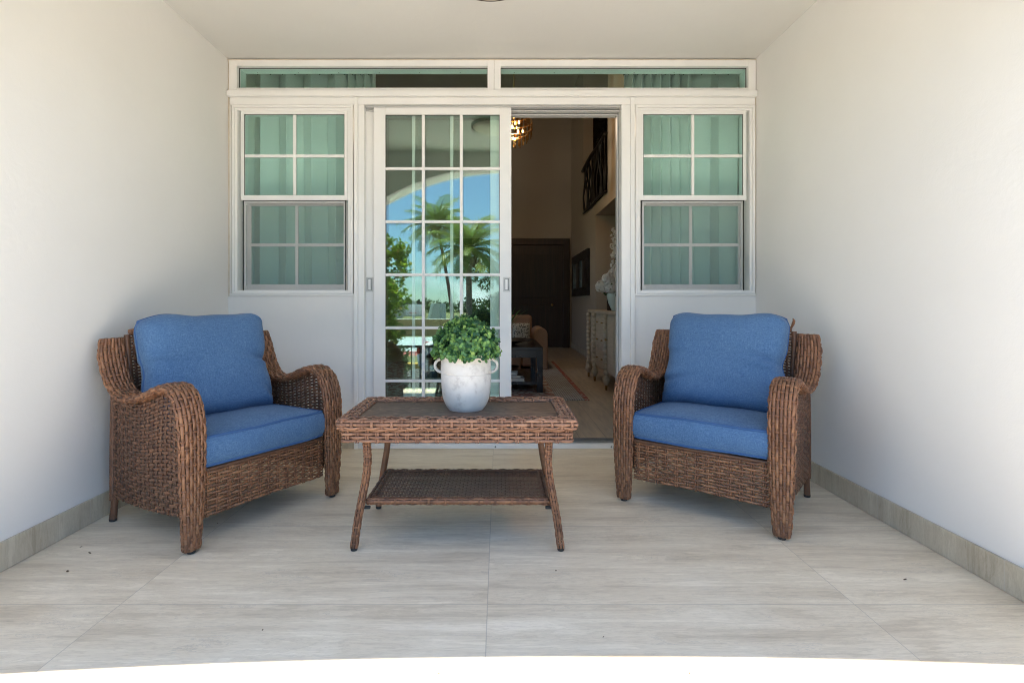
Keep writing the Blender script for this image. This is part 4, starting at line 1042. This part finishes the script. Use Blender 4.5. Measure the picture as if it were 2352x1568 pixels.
# legs
LEGP = [(-.372, -.200, .445), (-.370, -.197, .40), (-.368, -.196, .36), (-.374, -.198, .29), (-.388, -.204, .21), (-.404, -.210, .12), (-.418, -.2165, .012)]
for sx in (-1, 1):
    for sy in (-1, 1):
        G = spline(np.array(LEGP), 60) * np.array([-sx, -sy, 1]); G[:, 0] = G[:, 0]; 
        def LS(u, v, G=G):
            u = np.asarray(u, float); q = [np.interp(u, np.linspace(0, 1, 60), G[:, i]) for i in range(3)]; a = 2 * PI * np.asarray(v)
            c, s_ = np.cos(a), np.sin(a); return np.stack([q[0] + np.sign(c) * np.abs(c) ** .7 * .0135, q[1] + np.sign(s_) * np.abs(s_) ** .7 * .0135, q[2]], -1)
        mb = MB()
        if sy < 0: weave(mb, LS, 20, 8, .0085, .0105, .0035, .0018, closed_v=True, flip=1, spp=5)
        else: wrapped(mb, G, .0150, .008)
        lg = mb.build('leg', WICK, ct, smooth=True)
        m2 = MB(); m2.tube(G[::4], .0125, 10); m2.build('core', CORE, lg)
        m2 = MB(); m2.lathe([(.001, 0), (.012, 0), (.014, .003), (.014, .012), (.001, .014)], (G[-1][0], G[-1][1], 0), 12); m2.build('foot_glide', FOOT, lg)
# shelf
sx_, sy_ = .372, .190
def SH(u, v):
    u = np.asarray(u, float); v = np.asarray(v, float); return np.stack([-sx_ + 2 * sx_ * u, -sy_ + 2 * sy_ * v, .190 + 0 * u + 0 * v], -1)
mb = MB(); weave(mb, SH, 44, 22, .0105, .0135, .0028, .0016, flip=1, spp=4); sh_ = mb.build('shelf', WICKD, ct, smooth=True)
for sd_ in range(4):
    A, B = [((-sx_, -sy_), (sx_, -sy_)), ((sx_, -sy_), (sx_, sy_)), ((sx_, sy_), (-sx_, sy_)), ((-sx_, sy_), (-sx_, -sy_))][sd_]
    A = np.array(A); B = np.array(B); L = np.linalg.norm(B - A); d = (B - A) / L; inn = np.array([-d[1], d[0]])
    def ES(u, v, A=A, d=d, L=L, inn=inn):
        u = np.asarray(u, float); a = 2 * PI * np.asarray(v, float); c, s_ = np.cos(a), np.sin(a)
        off = .014 - np.sign(c) * np.abs(c) ** .7 * .014 - .004; z = .186 + np.sign(s_) * np.abs(s_) ** .7 * .0125; t = off + u * (L - 2 * off)
        return np.stack([A[0] + d[0] * t + inn[0] * off, A[1] + d[1] * t + inn[1] * off, z], -1)
    mb = MB(); weave(mb, ES, 22 if sd_ % 2 == 0 else 11, 6, .010, .0135, .004, .0018, closed_v=True, flip=1, spp=5)
    u = np.linspace(0, 1, 6); v = np.arange(16) / 16; U, V_ = np.meshgrid(u, v, indexing='ij'); P = ES(U, V_); cc = P.mean(1, keepdims=True); e_ = mb.build('shelf_edge', WICK if sd_ == 0 else WICKD, sh_, smooth=True)
    m2 = MB(); m2.grid(cc + (P - cc) * .9, closed_v=True); m2.build('core', CORE, e_)
for sx in (-1, 1):
    for sy in (-1, 1):
        mb = MB(); mb.box(sx * .374 - .016, sx * .374 + .016, sy * .192 - .006, sy * .192 + .006, .158, .170); mb.build('shelf_bracket', FOOT, ct, bevel=.002)

# ================================================================= POT WITH TOPIARY
pp = empty('ceramic_pot', (-.148, 2.36, ZT_ - .0115), 'weathered white two handled pot with a round green topiary on the coffee table', 'potted plant')
prof = [(.001, 0), (.070, 0), (.080, .004), (.092, .022), (.103, .05), (.109, .085), (.112, .13), (.1125, .158), (.1105, .162), (.1125, .167), (.112, .20), (.1115, .218), (.115, .234), (.1215, .246), (.121, .250), (.114, .249), (.106, .235), (.104, .21), (.001, .205)]
P = spline(np.array(prof)[:16], 80); P[:, 0] = np.abs(P[:, 0])
k = 72; th = np.arange(k) / k * 2 * PI
wob = 1 + .004 * np.sin(3 * th + P[:, 1:2] * 20) + .003 * np.sin(7 * th + P[:, 1:2] * 55)
G3 = np.stack([P[:, :1] * wob * np.cos(th), P[:, :1] * wob * np.sin(th), np.repeat(P[:, 1:2], k, 1)], -1)
mb = MB(); mb.grid(G3[:, ::-1], closed_v=True); mb.build('pot', POT, pp, smooth=True)
for s in (-1, 1):
    t = np.linspace(-PI / 2 - .15, PI / 2 + .15, 15)
    mb = MB(); pts = np.stack([s * (.106 + .034 * np.cos(t)), 0 * t, .195 + .030 * np.sin(t)], 1)
    T = np.gradient(pts, axis=0); nn_ = np.stack([s * np.cos(t), 0 * t, np.sin(t)], 1)
    mb.strand(pts, nn_, .022, .0135, 12); mb.build('handle', POT, pp, smooth=True)
LEAFCORE, *_ = newmat('dark_leaf_core', (.03, .06, .02), .95)  # dark fill behind the leaves, shade of the inner foliage as colour
mb = MB(); mb.lathe([(.001, .36), (.06, .35), (.10, .31), (.115, .26), (.10, .225), (.001, .215)], k=24); core = mb.build('foliage_core', LEAFCORE, pp, smooth=True)
def discleaf(c, nrm, r, k=7, cup=.25, el=1.15):
    nrm = nrm / np.linalg.norm(nrm); t = np.cross(nrm, rng.normal(size=3)); t /= np.linalg.norm(t); b_ = np.cross(nrm, t)
    a = np.arange(k) / k * 2 * PI
    ring_ = c + np.outer(np.cos(a) * r * el, t) + np.outer(np.sin(a) * r, b_) + nrm * cup * r
    return np.vstack([c[None], ring_])
mb = MB(); k = 8; nl = 0
cl_dirs = rng.normal(size=(430, 3)); cl_dirs[:, 2] = np.abs(cl_dirs[:, 2]) * 1.0 - .12; cl_dirs /= np.linalg.norm(cl_dirs, axis=1, keepdims=True)
for d_ in cl_dirs:
    rad = np.array([.150, .150, .158]) * rng.uniform(.86, 1.06); base = np.array([0, 0, .255]) + d_ * rad
    if d_[2] < -.02: base[2] = max(base[2], .245)
    tone0 = .15 + .6 * rng.random() ** 1.3
    ax_ = d_ + rng.normal(size=3) * .35; ax_ /= np.linalg.norm(ax_)
    e1 = np.cross(ax_, [0.3, .2, 1.0]); e1 /= np.linalg.norm(e1); e2 = np.cross(ax_, e1)
    for lv in range(4):
        for j in range(3 if lv else 2):
            a = rng.uniform(0, 6.28) if j == 0 else a + 2 * PI / (3 if lv else 2)
            o_ = (math.cos(a) * e1 + math.sin(a) * e2); rr = rng.uniform(.0062, .0090) * (1 - .12 * (lv == 0))
            c_ = base - ax_ * lv * .0085 + o_ * (.006 + .004 * lv)
            nm = ax_ * (1.0 - .08 * lv) - o_ * .25 + rng.normal(size=3) * .22
            V = discleaf(c_, nm, rr, k, .14, 1.05)
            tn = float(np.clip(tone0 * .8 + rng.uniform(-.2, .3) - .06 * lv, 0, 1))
            F = [(0, 1 + q, 1 + (q + 1) % k, 1 + (q + 2) % k) for q in range(0, k, 2)]
            mb.quads(V, F, tone=tn)
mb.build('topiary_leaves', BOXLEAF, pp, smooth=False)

# fallen leaves and crumbs on the floor
LITTER = noisy('dry_leaf_litter', (.06, .03, .015), (.14, .08, .04), 30, .8, 0)
lit = [(186, 1256), (206, 1270), (155, 1312), (2079, 1331), (603, 1446), (1008, 1547), (1583, 1545), (1277, 1310), (1805, 1205), (500, 1201), (1386, 1462)]
for i, (px_, py_) in enumerate(lit):
    dep = 1203 / (py_ - 695); X_ = (px_ - 1146) / 1203 * dep; s_ = .0042 if i < 4 else .0022
    V = discleaf(np.array([0, 0, s_ * .35]), np.array([rng.normal() * .3, rng.normal() * .3, 1]), s_, 6, .35, 1.5)
    mb = MB(); mb.quads(V, [(0, 1 + q, 1 + (q + 1) % 6, 1 + (q + 2) % 6) for q in (0, 2, 4)]); o = mb.build('fallen_leaf', LITTER, solid=.001); o.location = (X_, dep, .0)
    o['group'] = 'dark leaf crumbs scattered on the porch tiles'; o['label'] = 'tiny dark leaf crumb lying on the beige porch tiles'; o['category'] = 'leaf crumb'

# ================================================================= THE STREET SIDE (seen in the door glass)
ZG = -1.0
mb = MB(); mb.box(-60, 60, -140, 40, ZG - .3, ZG); tag(mb.build('ground', GRASS), kind='structure')
mb = MB()
for i in range(6): mb.box(-2.2, 2.1, YA - .002 - (i + 1) * .29, YA - .002 - i * .29, ZG, -.167 * (i + 1) + .0)
tag(mb.build('porch_steps', CONC, bevel=.006), kind='structure')
mb = MB(); mb.box(-16, 16, -3.88, YA - .0015, ZG, ZG + .02); tag(mb.build('bounce_path', CONC), kind='structure')  # out of view; paving widened to bounce more sun into the porch
mb = MB(); mb.box(-60, 60, -8.6, -3.9, ZG, ZG + .012); tag(mb.build('street', ASPH), kind='structure')
mb = MB(); mb.box(-60, 60, -11.2, -9.0, ZG, ZG + .14); tag(mb.build('grass_verge', GRASS), kind='structure')
YEL = noisy('yellow_kerb_paint', (.55, .36, .05), (.45, .30, .05), 5, .7, .2)
mb = MB(); mb.box(-60, 60, -9.0, -8.6, ZG, ZG + .15); tag(mb.build('yellow_kerb', YEL), kind='structure')
RED = noisy('red_court_paint', (.42, .09, .08), (.36, .08, .07), 3, .8, .1); GRYC = noisy('grey_court_paint', (.35, .42, .42), (.30, .37, .38), 2, .8, .1)
mb = MB(); mb.box(-20, 12, -14.2, -11.4, ZG, ZG + .012, 0); mb.box(-20, 12, -23.2, -14.25, ZG, ZG + .012, 1)
for y in (-14.3, -16.5, -19.5): mb.box(-18, 10, y, y + .08, ZG + .012, ZG + .018, 2)
for x in (-8, -3, 2): mb.box(x, x + .08, -22.5, -14.4, ZG + .019, ZG + .023, 2)
tag(mb.build('sports_court', [RED, GRYC, ALU]), kind='structure')
YW = noisy('ochre_wall_paint', (.40, .27, .12), (.34, .22, .10), 1.5, .85, .2, 20)
bw = empty('ochre_boundary_wall', (-3, -24.4, ZG), 'long ochre boundary wall behind the court, seen in the door glass', 'wall')
mb = MB(); mb.box(-20, 22, -.1, .1, 0, .98); mb.build('wall', YW, bw, bevel=.01)
mb = MB(); mb.box(-20, 22, -.13, .13, .98, 1.03); mb.build('coping', CONC, bw, bevel=.01)
# slatted fence between the path and the street
fe = empty('iron_fence', (-1.4, -3.0, ZG), 'black iron fence in front of the street, seen in the door glass', 'fence')
for x in np.arange(-3.2, 3.9, .17):
    mb = MB(); mb.box(x - .012, x + .012, -.012, .012, 0, 1.16); mb.build('picket', IRON, fe)
mb = MB(); mb.box(-3.3, 3.9, -.015, .015, 1.12, 1.165); mb.box(-3.3, 3.9, -.015, .015, .08, .12); mb.build('rail', IRON, fe)
# dark hedge left (in the glass: lower left)
def leafcloud(mb, centers, n_, s_, squash=1, tones=(0, 1), el=2.2, droop=.3):
    for (c, r) in centers:
        for _ in range(n_):
            d_ = rng.normal(size=3); d_ /= np.linalg.norm(d_); p = np.array(c) + d_ * np.array([r, r, r * squash]) * rng.uniform(.35, 1) ** .6
            t = rng.normal(size=3); t[2] -= droop; t /= np.linalg.norm(t); b_ = np.cross(t, rng.normal(size=3)); b_ /= np.linalg.norm(b_) + 1e-9
            q = s_ * rng.uniform(.7, 1.3)
            mb.quads([p - t * q * el / 2, p + b_ * q / 2, p + t * q * el / 2, p - b_ * q / 2], [(0, 1, 2, 3)], tone=float(rng.uniform(*tones)))
hd = empty('dark_hedge', (-2.22, -2.1, ZG), 'clipped dark hedge at the foot of the steps, seen in the door glass', 'hedge')
mb = MB(); mb.box(-.5, .38, -.35, .35, 0, 1.1); mb.build('core', LEAFCORE, hd, bevel=.1)
mb = MB(); leafcloud(mb, [((x, y, z), .22) for x in (-.45, -.15, .15, .4) for y in (-.25, .25) for z in (.2, .5, .8, 1.0)], 130, .05, tones=(0, .4)); mb.build('leaves', HEDGE, hd)
# broad-leaf tree, left
mt = empty('broad_leaf_tree', (-2.5, -3.6, ZG), 'sunlit broad leaf tree at the left of the door reflection', 'tree')
mb = MB(); mb.tube([(0, 0, 0), (.03, 0, 1.0), (-.05, .1, 2.0), (0, 0, 3.0)], [.10, .08, .06, .03], 10, sub=4)
for a in ((.5, .1, 2.7), (-.4, -.2, 2.5), (.35, -.3, 1.9), (.45, .2, 1.3), (-.3, .3, 3.2)): mb.tube([(0, 0, a[2] * .5), (a[0] * .5, a[1] * .5, a[2] * .85), a], [.04, .025, .01], 6, sub=4)
mb.build('trunk', BARK, mt, smooth=True)
mb = MB(); cs = []
for z in np.linspace(.55, 3.55, 62):
    right = np.interp(z, [.5, .9, 1.3, 1.6, 2.0, 2.4, 2.8, 3.1, 3.4, 3.6], [.25, .55, .62, .45, .75, .40, .80, .70, .35, .2])
    cs.append(((rng.uniform(-.7, right - .12), rng.uniform(-.4, .4), z), rng.uniform(.13, .24)))
leafcloud(mb, cs, 110, .05, tones=(0, 1)); mb.build('crown', MANGO, mt)
# palms
def palm(loc, hgt, lean, fl, nf, label, tr=.11, seed=1):
    rg = np.random.default_rng(seed); r = empty('coconut_palm', loc, label, 'palm tree', group='palm trees in the door reflection')
    tp = np.array([lean[0], lean[1], hgt]); mb = MB(); mb.tube([(0, 0, 0), (lean[0] * .15, lean[1] * .15, hgt * .35), (lean[0] * .55, lean[1] * .55, hgt * .7), tp], [tr * 1.35, tr, tr * .85, tr * .75], 12, sub=6); mb.build('trunk', BARK, r, smooth=True)
    mb = MB(); leafcloud(mb, [((tp[0], tp[1], tp[2] - .25), .28)], 60, .12, tones=(0, .3)); mb.build('dead_leaf_skirt', BARK, r)
    for i in range(nf):
        az = i * 2.399 + rg.uniform(-.2, .2); el = R(78) - (i / nf) * R(100); L = fl * rg.uniform(.85, 1.1)
        t = np.linspace(0, 1, 16); hd_ = np.array([math.cos(az), math.sin(az)])
        ang = el - t ** 1.4 * R(62); dx = np.cumsum(np.cos(ang)) / 16 * L; dz = np.cumsum(np.sin(ang)) / 16 * L
        P = np.stack([tp[0] + hd_[0] * dx, tp[1] + hd_[1] * dx, tp[2] + dz], 1)
        mb = MB(); mb.tube(P, [.028, .018, .005], 5, tone=.9)
        side = np.array([-hd_[1], hd_[0], 0]); tone = float(rg.uniform(0, 1))
        for q in np.linspace(.10, .99, 44):
            c_ = np.array([np.interp(q, t, P[:, j]) for j in range(3)]); T = P[min(15, int(q * 15) + 1)] - P[int(q * 15)] if q < .98 else P[-1] - P[-2]; T = T / np.linalg.norm(T)
            ln = fl * .30 * math.sin(PI * (q * .80 + .16)) ** .7
            for s in (-1, 1):
                dr_ = side * s * .8 + T * .62; dr_ /= np.linalg.norm(dr_); b_ = T * .008
                m_ = c_ + dr_ * ln * .55 + np.array([0, 0, -.10 * ln]); e_ = c_ + dr_ * ln * rg.uniform(.8, 1.1) + np.array([0, 0, -.30 * ln + rg.normal() * .07])
                mb.quads([c_ - b_, m_ - b_ * 1.3, m_ + b_ * 1.3, c_ + b_], [(0, 1, 2, 3)], tone=tone * .8 + rg.uniform(0, .2)); mb.quads([m_ - b_ * 1.3, e_ - b_ * .2, e_ + b_ * .2, m_ + b_ * 1.3], [(0, 1, 2, 3)], tone=tone * .8 + rg.uniform(0, .2))
        mb.build('frond', PALM, r)
    return r
def VP(x, y, dep):  # pixel in the mirrored view at virtual depth dep -> world X, Y, Z
    return ((x - 1146) / 1203 * dep, 7.245 - dep, 1 - (y - 695) / 1203 * dep)
b0 = VP(1042, 740, 22); t0 = VP(1004, 520, 22)
palm((b0[0], b0[1], ZG), t0[2] - ZG, (t0[0] - b0[0], 0), 1.6, 34, 'tall slim coconut palm with leaning trunk, in the middle of the door reflection', .075, 4)
b0 = VP(1078, 740, 15.5)
palm((b0[0], b0[1], ZG), VP(0, 575, 15.5)[2] - ZG, (-.02, 0), 1.45, 30, 'shorter bushy palm at the right of the door reflection', .10, 9)
# leafy tree right
rt = empty('fine_leaf_tree', (-.15, -11.2, ZG), 'fine leaved green tree behind the shorter palm in the door reflection', 'tree')
mb = MB(); mb.tube([(0, 0, 0), (.05, 0, .8), (0, 0, 1.8)], [.09, .07, .03], 8, sub=3); mb.build('trunk', BARK, rt)
mb = MB(); leafcloud(mb, [((rng.uniform(-.9, 1.0), rng.uniform(-.5, .5), z), rng.uniform(.22, .34)) for z in np.linspace(.6, 3.5, 32)], 170, .05, tones=(.15, 1)); mb.build('crown', HEDGE, rt)
# far: pale building, screen panel, treeline, hills
for (x, y, w_, h_, dp, lb) in ((905, 716, 30, 14, 70, 'low grey building beyond the court at the left of the reflection'), (950, 714, 40, 12, 80, 'low pale house under the far treeline')):
    X_, Y_, Z_ = VP(x, y, dp); W_ = w_ / 1203 * dp; H_ = h_ / 1203 * dp + .6
    hb = empty('distant_house', (X_, Y_, ZG), lb, 'house', group='low houses beyond the court')
    mb = MB(); mb.box(-W_ / 2, W_ / 2, -2, 2, 0, Z_ - ZG + H_ / 2); mb.build('wall', CONC, hb)
    mb = MB(); mb.box(-W_ / 2 - .2, W_ / 2 + .2, -2.2, 2.2, Z_ - ZG + H_ / 2, Z_ - ZG + H_ / 2 + .2); mb.build('roof', ALU, hb)
    mb = MB()
    for q in (-.3, .1, .4): mb.box(W_ * q - .3, W_ * q + .3, 2.0, 2.03, 1.2, 2.2)
    mb.build('window', GASKET, hb)
X_, Y_, Z_ = VP(1004, 722, 45); sc_ = empty('slanted_screen_panel', (X_, Y_, ZG), 'grey slanted panel with white edge standing behind the ochre wall', 'panel')
mb = MB(); mb.ngon([(-.6, -.1, .55), (.75, -.1, .55), (.75, -.1, 1.95), (-.25, -.1, 1.95), (-.6, .1, .55), (.75, .1, .55), (.75, .1, 1.95), (-.25, .1, 1.95)], [[3, 2, 1, 0], [4, 5, 6, 7], [0, 1, 5, 4], [1, 2, 6, 5], [2, 3, 7, 6], [3, 0, 4, 7]]); mb.build('panel', ALUG, sc_)
mb = MB(); mb.ngon([(-.85, -.12, .55), (-.62, -.12, .55), (-.27, -.12, 1.95), (-.5, -.12, 1.95), (-.85, .12, .55), (-.62, .12, .55), (-.27, .12, 1.95), (-.5, .12, 1.95)], [[3, 2, 1, 0], [4, 5, 6, 7], [0, 1, 5, 4], [1, 2, 6, 5], [2, 3, 7, 6], [3, 0, 4, 7]]); mb.build('edge_strip', ALU, sc_)
mb = MB(); mb.box(-.4, -.3, -.05, .05, 0, .55); mb.box(.4, .5, -.05, .05, 0, .55); mb.build('post', IRON, sc_)
mb = MB(); leafcloud(mb, [((x, -95 + rng.uniform(-4, 4), rng.uniform(-.5, .9)), rng.uniform(1.0, 1.9)) for x in np.arange(-34, 10, .9)], 80, .38, tones=(0, 1), el=1.4); tag(mb.build('far_treeline', HEDGE), kind='stuff')
# basketball hoop
X_, Y_, Z_ = VP(948, 705, 33); bh = empty('basketball_hoop', (X_, Y_, ZG), 'basketball hoop with white backboard beyond the court, seen in the door glass', 'basketball hoop')
mb = MB(); mb.box(-.05, .05, -.45, -.35, 0, 2.0); mb.build('post', IRON, bh)
mb = MB(); mb.box(-.5, .5, -.34, -.31, 1.2, 1.9); mb.build('backboard', ALU, bh)
mb = MB(); th = np.linspace(0, 2 * PI, 17)[:-1]; mb.tube(np.stack([np.cos(th) * .22, np.sin(th) * .22 - .06, np.full(16, 1.35)], 1), .02, 5, closed=True); mb.build('rim', RED, bh)

# parked car: white hatchback in the street
cx_, cy_, _ = VP(1012, 850, 14.3)
car = empty('parked_car', (cx_ + 1.55, cy_ - .1, ZG + .012), 'white car parked on the street, reflected behind the pot', 'car')
CARP, *_ = newmat('white_car_paint', (.75, .76, .77), .2); CARG, *_ = newmat('car_window', (.02, .03, .03), .05); TYRE, *_ = newmat('tyre_rubber', (.02, .02, .02), .8); RIM, *_ = newmat('alloy_rim', (.5, .5, .5), .3, .9); TAIL, *_ = newmat('tail_light_red', (.4, .02, .02), .2)
side = np.array([(-2.05, .35), (-2.1, .6), (-2.0, .85), (-1.7, .98), (-1.35, 1.30), (-.9, 1.45), (-.1, 1.46), (.45, 1.35), (1.05, .98), (1.75, .85), (2.05, .68), (2.1, .42), (2.0, .25), (-1.95, .25)])
mb = MB(); k = len(side); lev = []
for (yy, sc2, zc) in ((-.85, .97, .93), (-.80, 1, 1), (0, 1, 1.02), (.80, 1, 1), (.85, .97, .93)):
    q = side.copy(); q[:, 0] *= sc2; up_ = q[:, 1] > 1.0; 
    lev.append(np.stack([q[:, 0], np.where(up_, yy * .80, yy), .25 + (q[:, 1] - .25) * zc], 1))
mb.grid(np.array(lev), closed_v=True); mb.ngon(lev[0], [list(range(k))[::-1]]); mb.ngon(lev[-1], [list(range(k))])
mb.build('body', CARP, car, smooth=False, bevel=.02)
mb = MB()
for s in (-1, 1):
    for poly in ([(-1.25, 1.02), (-.3, 1.02), (-.3, 1.36), (-.95, 1.34)], [(-.22, 1.02), (.85, 1.0), (.42, 1.27), (-.22, 1.36)]):
        V = [(p[0], s * (.862 - (p[1] - 1.0) * .42), p[1]) for p in poly] + [(p[0], s * (.80 - (p[1] - 1.0) * .42), p[1]) for p in poly]
        mb.ngon(V, [[0, 1, 2, 3], [7, 6, 5, 4], [0, 4, 5, 1], [1, 5, 6, 2], [2, 6, 7, 3], [3, 7, 4, 0]])
mb.build('side_window', CARG, car)
for s in (-1, 1):
    mb = MB(); mb.box(-2.09, -1.92, s * .78 - .07, s * .78 + .07, .66, .86); mb.build('tail_light', TAIL, car, bevel=.02)
    for x in (-1.3, 1.3):
        mb = MB(); mb.lathe([(.18, -.11), (.30, -.11), (.325, -.07), (.325, .07), (.30, .11), (.18, .11)], k=28); wv = mb.build('wheel', TYRE, car, smooth=True); wv.rotation_euler = (R(90), 0, 0); wv.location = (x, s * .80, .325)
        mb = MB(); mb.lathe([(.19, -.09), (.19, .09)], k=24)
        for q in range(10):
            a = q / 10 * 2 * PI; c_, s_ = math.cos(a), math.sin(a); mb.ngon([(c_ * .03 - s_ * .02, s_ * .03 + c_ * .02, zz) for zz in (-.1, .1)] + [(c_ * .19 - s_ * .012, s_ * .19 + c_ * .012, zz) for zz in (-.1, .1)] + [(c_ * .19 + s_ * .012, s_ * .19 - c_ * .012, zz) for zz in (-.1, .1)] + [(c_ * .03 + s_ * .02, s_ * .03 - c_ * .02, zz) for zz in (-.1, .1)], [[0, 2, 4, 6], [7, 5, 3, 1], [0, 1, 3, 2], [4, 5, 7, 6]])
        mb.build('rim', RIM, wv)
